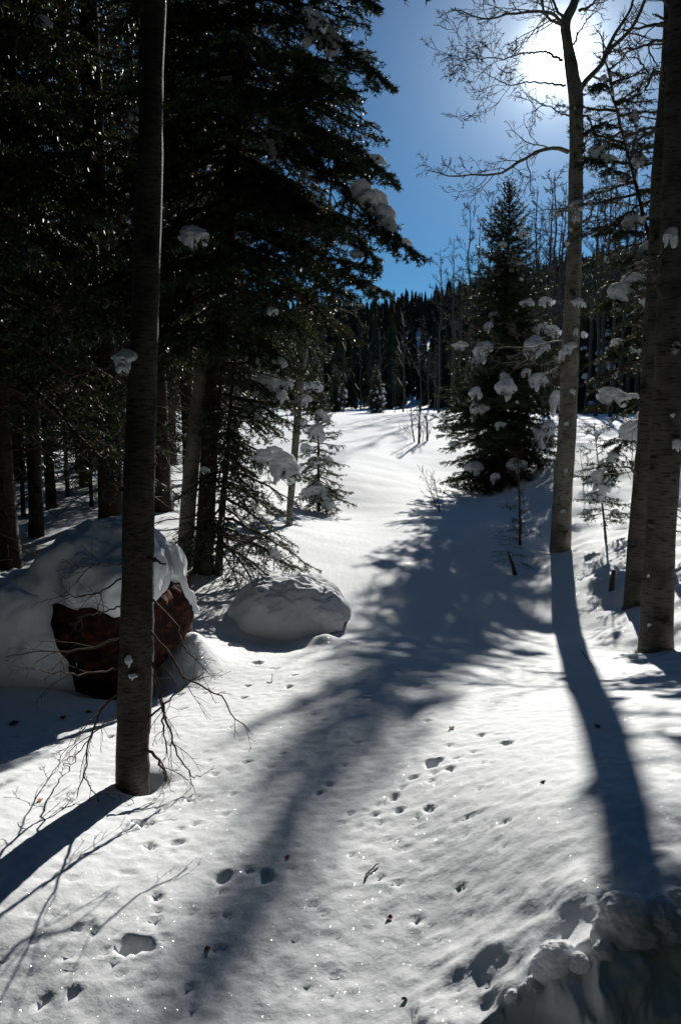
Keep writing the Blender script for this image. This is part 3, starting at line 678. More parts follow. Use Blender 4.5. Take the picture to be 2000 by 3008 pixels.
def trunk_from_pixels(px, Y, n=40, dY=0.0):
    """(u, v, width px) down a trunk at depth Y -> points and radii"""
    P = np.array([at(u_, v_, Y+dY*k) for k, (u_, v_, _) in enumerate(px)]); W = np.array([[0.5*w_/FPX*(p[1]*cos(PITCH)-(p[2]-EYE)*sin(PITCH)), 0, 0] for p, (_, _, w_) in zip(P, px)])
    return spline(P, n), spline(W, n)[:, 0]
def limb(px, Y0, Y1, r0, r1, n=14):
    Ys = np.linspace(Y0, Y1, len(px)); return spline(np.array([at(u_, v_, y_) for (u_, v_), y_ in zip(px, Ys)]), n), np.linspace(r0, r1, n)

def rel(polys, base): return [(np.asarray(P)-base, R) for P, R in polys]
rngA = np.random.default_rng(11)

# ---- the slim fir in the foreground, dead boughs round its foot
pA = hit(392, 2305); YA = pA[1]
PT, RT = trunk_from_pixels([(392,2330,100),(390,2200,98),(400,1960,97),(405,1700,93),(408,1450,88),(418,1150,84),(428,850,80),(440,500,73),(455,0,64),(475,-700,52),(490,-1800,36)], YA, 60)
PT[0, 2] = pA[2]-0.25
RT = RT*(1+0.06*vnoise(np.arange(60)*0.7, np.zeros(60), 4))
near_fir = empty('fir_tree', pA)
tv, tf = tubes(rel([(PT, RT)], pA), 28)
dq = noise3(tv, 14.0, 2)*0.006+noise3(tv, 40.0, 6)*0.003
cen = np.repeat(PT-pA, 28, 0); dirn = tv-cen; dirn /= (np.linalg.norm(dirn, axis=1)[:, None]+1e-9)
obj('trunk', tv+dirn*dq[:, None], tf, M_FIRBARK, near_fir)
gA = conifer(71, 10.5, 1.35, 0.36, 60, 0.05, axis=np.stack([np.interp(np.linspace(-.2, 10.5, 14), (PT-pA)[:, 2], (PT-pA)[:, 0]), np.zeros(14), np.linspace(-.2, 10.5, 14)], 1), per_m=70, nl=0.04, nw=0.012, dead=0)
tag(obj('branches', *gA['wood'], M_TWIG, near_fir), kind='stuff'); obj('crown', *gA['crown'], M_NEEDLE, near_fir, smooth=False)
BR = [ # pixel runs, depth at start and end (relative to the trunk), radius
 ([(350,2040),(327,2052),(283,2118),(265,2174),(260,2225),(245,2277),(227,2343)], -0.03, -0.22, .0085),
 ([(245,2277),(286,2343),(311,2404)], -0.17, -0.26, .004),
 ([(355,2092),(306,2129),(255,2180),(219,2236),(181,2250)], 0.0, 0.15, .006),
 ([(436,2113),(485,2067),(541,2021),(600,1975)], -0.02, -0.18, .0075),
 ([(434,1751),(480,1792),(526,1843),(533,1889),(566,1930),(610,1975)], 0.0, -0.2, .0075),
 ([(443,1853),(490,1909),(526,1970),(566,2006),(622,2032),(663,2060),(694,2108),(735,2149)], -0.02, -0.10, .008),
 ([(448,1945),(474,2042),(482,2129),(492,2215)], -0.03, -0.12, .009),
 ([(470,2050),(495,2134),(520,2205),(554,2271),(590,2282)], -0.08, -0.05, .0075),
 ([(434,2200),(464,2231),(480,2262),(487,2296)], -0.03, -0.10, .011),
 ([(360,1654),(286,1659),(235,1669)], -0.02, -0.10, .005),
 ([(357,1700),(306,1736),(245,1751),(179,1751)], -0.02, -0.2, .006),
 ([(357,1782),(286,1802),(224,1817)], -0.02, -0.12, .006),
 ([(357,1868),(286,1899),(194,1914),(102,1914),(20,1930)], -0.02, 0.2, .008),
 ([(352,1965),(255,1980),(153,1975),(92,1960)], -0.03, -0.25, .007),
 ([(345,2030),(300,2075),(240,2150),(175,2225)], 0.05, 0.3, .005),
 ([(442,1640),(487,1656)], -0.03, -0.05, .012),
 ([(366,1090),(300,1080),(230,1100),(160,1140)], -0.02, 0.3, .008),
 ([(455,1360),(490,1385)], 0.0, 0.05, .007)]
for (run, d0, d1, r_) in BR:
    r_ *= 0.72; P, R = limb(run, YA+d0, YA+d1, r_, r_*0.35, 16)
    P[1:-1] += rngA.normal(0, 0.004, (14, 3))
    o_ = [(P, R)]
    if len(run) > 2: twigs(rngA, o_, P, r_*.8, .0015, 1, 6, 0.22, -0.10, 0.13, 0.25, (0.5, 1.0), 0.0011, 6, 0.03)
    obj('branch', *tubes(rel(o_, pA), 5), M_TWIG, near_fir)
tag(near_fir, 'slim grey-barked fir in front of the red boulder with dead drooping boughs', 'tree')
clump(near_fir, at(370, 1048, YA-0.06), 0.052, 0, 0.7); clump(near_fir, at(362, 1078, YA-0.07), 0.03, 0, 0.5); clump(near_fir, at(377, 1938, YA-0.075), 0.018, 0, 1.5)
clump(near_fir, at(392, 1985, YA-0.085), 0.02, 0, 0.5)

# ---- tall firs of the dark stand on the left
TALL = [conifer(21, 13.5, 1.75, 0.125, 150, 0.10, per_m=48, nl=0.052, nw=0.022, sp2=0.10, sp3=0.085, dead=26, shape=0.62, el=(-14, 38)),
        conifer(22, 15.0, 2.00, 0.15, 150, 0.14, per_m=48, nl=0.054, nw=0.022, sp2=0.11, sp3=0.09, dead=30, shape=0.6, el=(-16, 36)),
        conifer(23, 11.0, 1.45, 0.15, 130, 0.075, per_m=48, nl=0.052, nw=0.022, sp2=0.10, sp3=0.085, dead=24, shape=0.65, el=(-12, 40))]
STAND = [(32,7.2,0,1.0,'dark fir trunk at the far left edge of the photograph'),(108,8.6,2,1.0,'second dark fir trunk from the left edge, behind the boulder'),
 (330,8.3,1,1.0,'stout dark fir standing right behind the boulder and the slim fir'),(155,10.2,2,.9,'thin fir trunk with dead twigs before the sunlit snow at left')]
protos = {}
def tall_fir(k, p, rz, s_, label, group=None):
    if k not in protos:
        r = plant_conifer(TALL[k], 'fir_tree', p, M_DARKBARK, label, 'tree', group, rz); r.scale = (s_,)*3; protos[k] = [c for c in r.children]; return r
    root = empty('fir_tree', p, rz, s_)
    for c in protos[k]:
        d = c.copy(); COL.objects.link(d); d.parent = root
    return tag(root, label, 'tree', group)
left_roots = []
for q, (u_, Y_, k, s_, lab) in enumerate(STAND):
    r = tall_fir(k, foot(u_, Y_), q*1.7+0.4, s_, lab); left_roots.append((r, k))
for q, (u_, Y_, k, s_) in enumerate([(-90,6.4,1,.95),(-260,8.5,0,1.),(-170,11.5,1,1.),(60,13.2,0,1.),(250,12.4,2,1.05),(265,15.5,1,.95),(430,13.5,0,.95),(500,17,1,1.),(20,17,2,1.2),
        (150,20,1,1.),(475,10.3,1,.9),(555,11.8,0,.9),(690,15.5,2,1.),(360,21,0,1.1),(600,19,2,1.15),(-120,16,0,1.1),(680,24,2,1.2),(440,26,1,1.),(240,27,0,1.2),(60,26,1,1.),(560,30,0,1.1),(70,9.6,2,.36),(200,11.2,2,.40),(270,10.2,0,.27),(430,11.5,2,.34),(140,13.5,0,.36),(340,13,2,.45),(10,11,2,.42),(480,14,0,.33),(230,14.5,2,.4),(90,12,0,.3)]):
    r = tall_fir(k, foot(u_, Y_), q*2.1+1.1, s_, 'tall dark fir deep in the shaded stand behind the boulder' if s_ > .6 else 'young low fir in the undergrowth of the shaded stand', 'firs of the shaded stand' if s_ > .6 else 'young firs under the shaded stand'); left_roots.append((r, k))
for q, (r, k) in enumerate(left_roots[:14]): snow_random(r, TALL[k], 16, 0.03, 0.10, 300+q, 0.5, 1.6)

# ---- big fir whose boughs hang out over the sky
pD = foot(592, hit(592, 1684)[1]); YD = pD[1]
axD = np.array([at(u_, v_, YD)-pD for u_, v_ in [(592,1720),(606,1500),(620,1250),(640,1000),(655,850),(675,600),(700,250),(720,-100),(760,-900),(790,-2200)]]); axD[0, 2] = -0.3
def RD(h): return float(np.interp(h, [0, 0.8, 1.6, 2.3, 2.7, 3.4, 4.6, 6.0, 14], [0.45, 0.6, 0.7, 0.95, 1.30, 1.45, 1.25, 0.95, 0.0]))
gD = conifer(41, 13.0, 2.1, 0.06, 250, 0.085, axis=axD, per_m=200, nl=0.033, nw=0.0100, sp2=0.062, sp3=0.045, Rfun=RD, el=(-12, 30), droop=0.46, tip=0.10, dead=14, l2k=0.40, l2max=0.62, tdist=([0, .16, .72, 1], [0, .12, .42, 1]), keep=lambda h, az, r: h > 2.2 or (cos(az) > 0.15 and r.random() < .7))
fD = plant_conifer(gD, 'fir_tree', pD, M_DARKBARK, 'large fir whose drooping snowy boughs reach over the blue sky', 'tree')
for q, (run, d0, d1, wd) in enumerate([([(830,400),(960,500),(1060,590),(1140,665),(1225,742)], 0, -.7, .34), ([(860,330),(980,400),(1080,460),(1158,530)], 0, -.5, .24), ([(840,40),(950,100),(1050,165),(1132,240)], .1, -.4, .34),
    ([(880,770),(990,795),(1060,830),(1140,862)], 0, -.6, .22), ([(850,190),(950,250),(1045,275)], 0, -.6, .26), ([(850,690),(960,755),(1050,775),(1108,798)], 0, -.3, .24), ([(900,-60),(1010,-30),(1070,0),(1105,15)], 0, -.4, .18),
    ([(820,560),(940,620),(1040,690),(1100,760)], .2, -.2, .34), ([(800,300),(900,380),(1000,470),(1060,500)], .2, -.3, .34), ([(830,120),(920,190),(1010,240)], .3, .1, .34), ([(760,640),(860,720),(960,830),(1010,860)], .2, -.3, .30),
    ([(720,850),(800,900),(880,960)], 0, -.5, .3), ([(740,480),(840,560),(930,640)], -.2, -.6, .34)]):
    spray(fD, run, YD+d0, YD+d1, wd, 500+q)
snow_on(fD, gD, [(930,70,60),(905,40,36),(670,248,75,.55),(800,385,60,.7),(820,425,80,.7),(880,480,30,.8),(575,690,85,.6),(585,725,60,.4),(760,905,70,.45),(800,915,40,.5),(690,110,25)], 0.5)
for (u_, v_, w_, fl, ti, dy) in [(945,92,80,.8,.6,-.15),(975,125,60,.8,.8,-.2),(940,195,50,.6,.6,-.1),(965,215,55,.6,.7,-.15),(1065,160,44,.5,.8,-.28),(1070,560,70,.7,.7,-.42),(1105,590,80,.8,.95,-.47),(1130,628,70,.8,1.0,-.52),(1148,662,50,.7,1.0,-.56),(1112,468,50,.4,.5,-.35),
      (875,618,40,.8,.2,-.3),(925,608,52,.6,.2,-.35),(1045,745,40,.4,.3,-.3),(1010,800,35,.4,.2,-.3),(1195,708,28,.4,.6,-.65),(1100,845,36,.3,.3,-.5)]:
    clump(fD, at(u_, v_, YD+dy), .5*w_/FPX*YD*1.05, ti, fl)
snow_random(fD, gD, 60, 0.015, 0.04, 9, 0.5)
M_ICE = plain_material('icicle_ice', (0.75, 0.8, 0.85), (0.85, 0.88, 0.9), 30, 0.15, 0.05, 0.6)
for (u_, v_, l_) in [(1047, 292, 0.10), (1018, 672, 0.09), (864, 810, 0.07)]:
    p = at(u_, v_-14, YD-0.5)-pD
    obj('icicle', *tubes([(np.array([p, p-[0, 0, l_*.5], p-[0.002, 0, l_]]), np.array([.010, .008, .001]))], 7), M_ICE, fD)
    obj('twig', *tubes([(np.array([p, p+[-0.05, 0.02, 0.10], p+[-0.14, 0.05, 0.28]]), np.array([.003, .004, .005]))], 4), M_TWIG, fD)

# ---- pale leaning trunk beside it
pC = hit(540, 1670); PC, RC = trunk_from_pixels([(540,1690,48),(560,1400,46),(585,1200,46),(605,1030,44),(632,900,40),(660,700,36),(690,450,32),(720,200,28),(750,-100,24),(800,-800,16)], pC[1], 40)
aspen_c = empty('aspen_tree', pC); obj('trunk', *tubes(rel([(PC, RC)], pC), 16), M_ASPEN, aspen_c)
o_ = []; twigs(np.random.default_rng(3), o_, PC[18:], .02, .008, 2, 12, 1.1, 0.3, 0.14, 0.1, (.6, 1.1), .003, 7)
tag(obj('twigs', *tubes(rel(o_, pC), 4), M_ASPEN_FAR, aspen_c), kind='stuff')
for run, d1, r_ in [([(600,1085),(700,1085),(760,1095),(850,1120)], -.3, .012), ([(640,880),(590,840),(540,800)], -.2, .012)]:
    P, R = limb(run, pC[1], pC[1]+d1, r_, .004); o_ = [(P, R)]; twigs(rngA, o_, P, .008, .003, 1, 7, .3, 0, .15, .2, (.5, 1.), .002, 5)
    obj('branch', *tubes(rel(o_, pC), 4), M_ASPEN_FAR, aspen_c)
tag(aspen_c, 'leaning pale aspen trunk between the slim fir and the snowy fir', 'tree')

# ---- small fir with the great snow pads
pS = hit(637, 1690); YS = pS[1]
axS = np.array([at(u_, v_, YS)-pS for u_, v_ in [(637,1720),(650,1550),(665,1350),(685,1100),(700,950),(706,880)]]); axS[0, 2] = -0.2
HS = axS[-1, 2]
gS = conifer(51, HS, 0.95, 0.10, 64, 0.034, axis=axS, per_m=220, nl=0.027, nw=0.0075, sp2=0.065, sp3=0.05, shape=0.55, el=(-22, 25), droop=0.45, dead=10,
             keep=lambda h, az, r: (cos(az) > -0.25 or r.random() < 0.45))
fS = plant_conifer(gS, 'fir_tree', pS, M_DARKBARK, 'small fir with big snow pads at the left edge of the slope', 'tree')
snow_on(fS, gS, [(744,1032,58,.8),(779,1052,42,1.0,.4),(826,1068,52,.55,.7),(788,1130,95,.75,.3),(846,1126,55,.8,.6),(840,1160,40,1.0,.4),(739,1195,60,.7),(770,1340,70,.9),(842,1360,100,.85,.5),(815,1320,60,.6,.5),
   (695,1010,50,.4),(600,1375,30,.6),(815,1620,40,.8,.6),(760,1230,30)], 0.3)

# ---- bare aspen with fine twigs in front of the far hill
pE = hit(850, 1541); PE, RE = trunk_from_pixels([(849,1560,20),(853,1480,20),(866,1330,21),(880,1150,22),(898,1000,20),(918,880,17),(935,800,14),(955,700,11),(968,600,8),(975,520,5)], pE[1], 34)
aspen_e = empty('aspen_tree', pE); obj('trunk', *tubes(rel([(PE, RE)], pE), 10), M_ASPEN, aspen_e)
o_ = []; rE = np.random.default_rng(8)
for run, d1, r_ in [([(908,930),(870,960),(830,1010)], -.3, .01), ([(915,890),(960,870),(1010,880),(1060,870)], -.4, .014), ([(925,840),(980,790),(1030,720),(1070,690)], .3, .014), ([(930,820),(890,760),(850,700)], .2, .012),
     ([(945,740),(1000,690),(1060,660),(1110,700)], -.3, .012), ([(955,700),(900,640),(870,600)], .3, .01), ([(960,650),(1000,590),(1060,520)], .2, .01), ([(920,870),(960,910),(1000,905),(1050,930)], .1, .009)]:
    P, R = limb(run, pE[1], pE[1]+d1, r_, .004); o_.append((P, R)); twigs(rE, o_, P, r_*.8, .003, 2, 7, .55, 0.15, .2, .2, (.5, 1.1), .0028, 6)
twigs(rE, o_, PE[14:], .012, .004, 2, 9, .7, 0.2, .18, .1, (.6, 1.1), .0028, 6)
obj('crown', *tubes(rel(o_, pE), 3), M_ASPEN_FAR, aspen_e)
tag(aspen_e, 'thin bare aspen with tangled twigs before the far hill', 'tree')

# ---- little fir beside it
pF = hit(936, 1500); HF = at(935, 1118, pF[1])[2]-pF[2]
gF = conifer(61, HF, 0.55, 0.05, 60, 0.025, per_m=190, nl=0.032, nw=0.009, sp2=0.05, sp3=0.05, shape=0.6, el=(-15, 35), droop=0.4)
fF = plant_conifer(gF, 'fir_tree', pF, M_DARKBARK, 'little snow-laden fir at the foot of the open slope', 'tree')
snow_on(fF, gF, [(918,1132,60,.45),(898,1172,40,.8),(940,1220,40,1.0),(960,1225,25,1.1),(927,1264,55,1.0),(885,1240,40,.7),(940,1440,85,.7,.4),(967,1475,45,.9,.5),(905,1440,45,.6),(920,1350,45,.6),(965,1350,40,.5,.5),(900,1310,35)], 0.6)

# ---- dense snowy spruce at the right of the slope
pH = foot(1475, 16.4); YH = pH[1]; HH = at(1497, 540, YH)[2]-pH[2]; kx = YH/FPX
def RH(h): return float(np.interp(h/HH, [0, .08, .25, .45, .65, .85, 1], [1.22, 1.34, 1.34, 1.14, .84, .42, .04]))*(YH/15.5)
gH = conifer(81, HH, 1.2, 0.015, 280, 0.075, per_m=130, nl=0.046, nw=0.014, sp2=0.06, sp3=0.055, Rfun=RH, el=(-12, 45), droop=0.36, tip=0.2, l2k=0.36, axis=np.stack([np.linspace(-.02, at(1497, 540, YH)[0]-pH[0], 8), np.zeros(8), np.linspace(-.25, HH, 8)], 1), inner=0.08)
fH = plant_conifer(gH, 'spruce_tree', pH, M_DARKBARK, 'dense conical snow-dusted spruce on the bank below the sun', 'tree')
snow_on(fH, gH, [(1505,768,48,1.0),(1402,1025,60,.9),(1392,1060,30,1.2),(1350,1015,50,.4),(1560,1010,70,.8),(1590,1015,45,.8,.4),(1548,1025,34,1.1),(1482,1130,70,.9),(1472,1105,30,1.0),(1567,1110,55,.8),(1595,1118,25),(1390,1145,40,.9),
  (1402,1195,60,.9),(1450,925,45,.5),(1425,955,28,1.0),(1540,890,45,.4),(1580,955,45,.8),(1620,970,40),(1630,1170,55,1.2),(1590,1265,70,.8,-.4),(1575,1295,45,.9),(1610,1250,40),(1385,1370,65,.5),(1440,1395,30,1.0),(1500,1365,55,.8),
  (1525,1360,40),(1460,1245,35,.5),(1330,1300,40,.4),(1540,1085,30),(1600,880,40,.5),(1475,720,22),(1530,690,25),(1640,1060,30)], 1.6, 0.14)
snow_random(fH, gH, 60, 0.02, 0.055, 12, 0.6)

# ---- the tall aspen that stands across the sun
pG = hit(1648, 1606); YG = pG[1]
PG, RG = trunk_from_pixels([(1643,1640,66),(1645,1600,60),(1652,1430,56),(1664,1275,54),(1674,1020,50),(1685,765,44),(1690,510,40),(1692,380,38),(1690,290,39),(1680,215,40),(1664,120,30),(1660,70,30),(1685,10,27),(1705,-60,25),(1725,-250,20),(1740,-600,14),(1745,-1000,6)], YG, 70)
RG *= 1+0.10*vnoise(np.arange(70)*0.55, np.ones(70), 3)
aspen_g = empty('aspen_tree', pG); tv, tf = tubes(rel([(PG, RG)], pG), 20)
obj('trunk', tv+noise3(tv, 6.0, 3)[:, None]*0.02*np.array([1, 1, 0]), tf, M_ASPEN, aspen_g)
rG = np.random.default_rng(15)
LIMBS = [([(1668,446),(1640,436),(1618,434),(1561,453),(1510,485),(1459,510),(1395,512),(1319,516),(1255,500)], -.1, -.5, .030, .006),
 ([(1690,280),(1720,240),(1760,195),(1790,147),(1855,83),(1893,0),(1930,-120)], .0, .4, .040, .016), ([(1770,180),(1800,110),(1850,30),(1880,-60)], .1, .5, .03, .012),
 ([(1655,80),(1640,58),(1606,38),(1510,38),(1420,55),(1350,30)], -.05, -.5, .028, .006), ([(1650,75),(1620,60),(1595,30),(1590,-60)], 0, .3, .022, .012), ([(1660,60),(1630,20),(1610,-60)], 0, .2, .022, .01),
 ([(1545,155),(1470,172),(1380,173),(1345,190)], -.2, -.7, .010, .004), ([(1600,150),(1545,156)], 0, -.2, .014, .01), ([(1650,180),(1600,150)], 0, 0, .02, .014), ([(1548,240),(1500,250),(1450,230),(1400,200)], -.1, -.6, .009, .003), ([(1660,250),(1548,240)], 0, -.1, .016, .009),
 ([(1672,340),(1650,335),(1600,310),(1560,330)], 0, -.2, .013, .004), ([(1700,338),(1725,345),(1740,380),(1755,405)], 0, -.2, .018, .008), ([(1700,455),(1715,440),(1714,420)], 0, -.1, .022, .008),
 ([(1700,480),(1740,455),(1790,430),(1850,420)], 0, .3, .022, .006), ([(1680,600),(1650,620),(1632,628)], 0, -.15, .022, .014), ([(1700,610),(1730,600),(1790,596),(1860,600),(1900,610)], 0, -.3, .02, .008), ([(1700,655),(1730,640),(1740,600)], 0, .1, .02, .008),
 ([(1665,720),(1655,722)], 0, -.1, .03, .02), ([(1700,780),(1730,770)], 0, .1, .03, .012), ([(1672,1030),(1645,1000),(1560,1020),(1480,1020),(1400,1035)], -.1, -.4, .014, .004), ([(1665,1060),(1620,1090),(1600,1100)], 0, -.3, .02, .01), ([(1700,900),(1720,890)], 0, 0, .03, .02),
 ([(1700,30),(1740,10),(1780,-60)], 0, .3, .02, .01), ([(1685,130),(1700,90),(1740,40)], 0, .4, .014, .006)]
for run, d0, d1, r0, r1 in LIMBS:
    P, R = limb(run, YG+d0, YG+d1, r0, r1, 18); P[1:-1] += rG.normal(0, .006, (16, 3)); o_ = [(P, R)]
    left = run[-1][0] < 1480
    if len(run) > 2: twigs(rG, o_, P, r0*.6, r1, 2, 12 if left else 7, .85 if left else .65, 0.04, .21, .22, (.5, 1.1), .0032, 7, .02 if left else 0)
    obj('limb', *tubes(rel(o_, pG), 5), M_ASPEN_FAR if r0 < .019 else M_ASPEN, aspen_g)
o_ = []; twigs(rG, o_, PG[48:], .03, .012, 2, 14, 1.3, 0.15, .18, .1, (.6, 1.1), .0035, 8)
tag(obj('twigs', *tubes(rel(o_, pG), 4), M_ASPEN_FAR, aspen_g), kind='stuff')
tag(aspen_g, 'tall pale aspen standing across the sun with a long arching bough', 'tree')
for (u_, v_, w_, fl) in [(1692,602,44,.6),(1690,632,26,1.3),(1636,626,20,.8),(1665,715,14,.9),(1694,884,34,.7),(1712,895,16,1.),(1672,1015,40,.7),(1652,1035,26,1.3),(1714,980,16,1.2),(1680,1148,20,1.),(1662,1243,14,1.),(1660,1380,12,1.),(1652,1500,16,.6),(1690,970,14,1.6)]:
    s_ = .5*w_/FPX*YG; clump(aspen_g, at(u_, v_, YG-0.13), s_, 0, fl)

# ---- pair of trunks at the right edge and the leaning fir between them
def edge_aspen(px, limbs, label, seed, snow):
    b = hit(px[1][0], px[1][1]); P, R = trunk_from_pixels(px, b[1], 60); R = R*(1+0.08*vnoise(np.arange(60)*0.6, np.ones(60)*seed, seed))
    root = empty('aspen_tree', b); tv, tf = tubes(rel([(P, R)], b), 22)
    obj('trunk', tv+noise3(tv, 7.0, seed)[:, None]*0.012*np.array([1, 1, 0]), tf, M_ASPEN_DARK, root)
    rr_ = np.random.default_rng(seed)
    for run, d0, d1, r0, r1 in limbs:
        Pl, Rl = limb(run, b[1]+d0, b[1]+d1, r0, r1, 14); Pl[1:-1] += rr_.normal(0, .005, (12, 3)); o_ = [(Pl, Rl)]
        if len(run) > 2: twigs(rr_, o_, Pl, r0*.6, r1, 1, 6, .45, 0.05, .22, .25, (.5, 1.1), .003, 6)
        obj('branch', *tubes(rel(o_, b), 5), M_ASPEN_FAR, root)
    for (u_, v_, w_, fl) in snow: clump(root, at(u_, v_, b[1]-0.12), .5*w_/FPX*b[1], 0, fl)
    return tag(root, label, 'tree')
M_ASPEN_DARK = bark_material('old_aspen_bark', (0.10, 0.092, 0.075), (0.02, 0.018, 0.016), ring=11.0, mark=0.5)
edge_aspen([(1858,1800,66),(1862,1768,62),(1880,1500,58),(1900,1250,52),(1912,1000,50),(1922,800,46),(1935,500,42),(1955,250,40),(1970,0,38),(1985,-300,34),(2000,-900,22),(2005,-1500,8)],
   [([(1962,75),(1930,70),(1880,80),(1830,90)],0,-.3,.02,.006),([(1962,125),(1920,120),(1870,140),(1815,147)],0,-.2,.016,.006),([(1955,130),(1905,135),(1915,170),(1935,195)],0,-.1,.01,.005),
    ([(1950,250),(1938,215),(1915,212),(1905,240),(1895,265)],0,-.2,.02,.008),([(1905,215),(1885,190),(1860,165)],-.1,-.2,.01,.004),([(1948,375),(1900,395),(1860,415)],0,-.2,.02,.008),([(1965,50),(1958,10),(1945,0)],0,-.1,.018,.01),
    ([(1955,60),(1915,40)],0,-.1,.012,.006),([(1925,350),(1860,340),(1800,330)],0,.2,.008,.004),([(1885,1410),(1850,1375),(1825,1370)],0,-.15,.016,.006),([(1855,1378),(1862,1350)],-.1,-.12,.008,.003)],
   'darker leaning aspen trunk, second from the right edge', 5, [(1905,1640,16,1.2),(1920,1424,22,1.2)])
edge_aspen([(1920,1930,110),(1925,1890,96),(1932,1700,90),(1945,1450,88),(1960,1200,86),(1972,950,84),(1980,700,80),(1990,300,72),(1998,0,66),(2010,-400,58),(2020,-1200,40),(2030,-2200,12)],
   [([(1960,740),(1920,760),(1880,770)],0,-.2,.014,.006),([(1975,1030),(1990,1020)],-.1,-.2,.03,.02),([(1945,1560),(1900,1540)],0,-.1,.012,.006)],
   'stout aspen trunk filling the right edge of the photograph', 6, [(1985,1012,26,1.),(1990,1300,34,.9),(1975,1218,14,1.),(1905,1835,12,.8),(1903,1690,10,1.),(1968,690,46,1.3)])
pL = foot(1945, 8.6); axL = np.array([at(u_, v_, 8.6)-pL for u_, v_ in [(1945,1620),(1940,1300),(1935,1100),(1930,900),(1920,760),(1890,640),(1850,480),(1815,350),(1785,215),(1770,150)]]); axL[0, 2] = -0.3
HL = axL[-1, 2]
def RL(h): return float(np.interp(h/HL, [0, .2, .35, .6, .8, .95, 1], [.4, .7, .95, .95, .8, .4, .1]))
gL = conifer(91, HL, .9, 0.12, 74, 0.045, axis=axL, per_m=210, nl=0.028, nw=0.008, sp2=0.065, sp3=0.055, Rfun=RL, el=(-18, 20), droop=0.4, tip=.1, dead=8, keep=lambda h, az, r: h > 1.75 and (h > 2.6 or r.random() < .6))
fL = plant_conifer(gL, 'fir_tree', pL, M_DARKBARK, 'crooked fir with heavy snow pads between the aspens at right', 'tree')
for q, (run, d0, d1, wd) in enumerate([([(1940,1225),(1880,1250),(1830,1290),(1800,1345),(1790,1412)], 0, -.5, .24), ([(1935,1180),(1870,1170),(1800,1180),(1725,1205)], 0, -.4, .2), ([(1930,830),(1860,835),(1805,865),(1780,905)], 0, -.4, .2),
    ([(1925,720),(1880,745),(1840,790)], 0, -.3, .16), ([(1925,960),(1870,990),(1820,1020),(1790,1050)], 0, -.4, .2), ([(1925,690),(1850,680),(1760,690)], 0, -.3, .14), ([(1880,600),(1820,640),(1750,690)], 0, .2, .14), ([(1935,1290),(1950,1330),(1960,1390)], 0, -.4, .16),
    ([(1860,520),(1800,500),(1740,470),(1700,480)], 0, .2, .15), ([(1820,380),(1770,360),(1720,390)], 0, .1, .14), ([(1800,300),(1850,290),(1880,260)], 0, 0, .1), ([(1840,450),(1890,440),(1930,420)], 0, .1, .14), ([(1800,260),(1760,250),(1725,270)], 0, .1, .12), ([(1870,560),(1910,560),(1960,600)], 0, -.2, .14)]):
    spray(fL, run, 8.6+d0, 8.6+d1, wd, 600+q)
for (u_, v_, w_, fl, ti, dy) in [(1905,1238,90,.8,.2,-.15),(1855,1255,85,.6,-.5,-.3),(1922,1290,50,1.3,0,-.15),(1800,1160,95,.45,0,-.25),(1850,1165,50,.4,0,-.15),(1862,822,80,.55,0,-.2),(1812,850,60,.8,-.7,-.32),(1896,735,62,.8,-.5,-.1),(1875,755,40,.8,-.5,-.2),(1795,1340,30,.9,-1,-.45)]:
    clump(fL, at(u_, v_, 8.6+dy), .5*w_/FPX*8.6, ti, fl)
snow_on(fL, gL, [(1850,650,60,.5,-.3),(1895,880,45,.8),
   (1930,965,95,.5,-.4),(1885,1025,50,.5),(1810,1008,50,.6),(1840,1025,45,.4),(1745,440,60,.5,-.5),(1780,465,45,.4),(1870,470,45,.7),(1850,350,30,.8),(1830,520,35)], 0.4)
snow_random(fL, gL, 40, 0.015, 0.04, 19, 0.5)

# ---- saplings, dead stems and shrubs on the bank
pJ = hit(1778, 1585); HJ = at(1745, 1250, pJ[1])[2]-pJ[2]; lj = at(1745, 1250, pJ[1])[0]-pJ[0]
gJ = conifer(101, HJ, 0.36, 0.12, 34, 0.013, per_m=230, nl=0.026, nw=0.008, sp2=0.045, sp3=0.04, shape=0.4, el=(-15, 20), droop=.2, lean=(lj, 0), keep=lambda h, az, r: r.random() < 0.8)
fJ = plant_conifer(gJ, 'fir_sapling', pJ, M_TWIG, 'little snow-capped fir sapling on the bank between the aspens', 'sapling')
snow_on(fJ, gJ, [(1768,1402,72,.9),(1782,1385,34,1.),(1730,1405,40,.8,-.5),(1745,1455,44,.8),(1772,1357,40,.6),(1748,1272,16,1.),(1720,1500,34,.4),(1800,1500,28,.5)], 0.2)
pI = hit(1526, 1600); HI = at(1512, 1372, pI[1])[2]-pI[2]
rI = np.random.default_rng(4); sap = empty('dead_sapling', pI); PI = spline(np.array([(0.0, 0, -.15), (0, 0, .2), (-.02, 0, .5*HI), (-.06, 0, HI), (-.08, 0, HI*1.2)]), 14)
obj('trunk', *tubes([(PI, np.linspace(.024, .005, 14))], 8), M_TWIG, sap); o_ = []
twigs(rI, o_, PI, .010, .003, 1, 26, .34, -.12, .1, .1, (1.0, 1.5), .0025, 5, .02); tag(obj('branches', *tubes(o_, 4), M_TWIG, sap), kind='stuff')
tag(sap, 'dead grey sapling with short bare twigs beneath the spruce', 'sapling')
pI2 = hit(1512, 1690); st = empty('broken_stem', pI2)
obj('stem', *tubes([(np.array([(0, 0, -.1), (0, -.01, 0), (-.03, 0, .12), (-.09, 0, .28)]), np.array([.035, .03, .02, .012]))], 8), M_TWIG, st)
gT = conifer(111, 0.42, 0.22, 0.15, 20, 0.006, per_m=130, nl=0.02, nw=0.005, sp2=0.04, sp3=0.04, lean=(-.1, 0)); tv, tf = gT['crown']
obj('needles', tv+np.array([-.03, 0, .12]), tf, M_NEEDLE, st, smooth=False); tag(st, 'snapped stem with a tuft of needles in the shaded snow', 'stem')
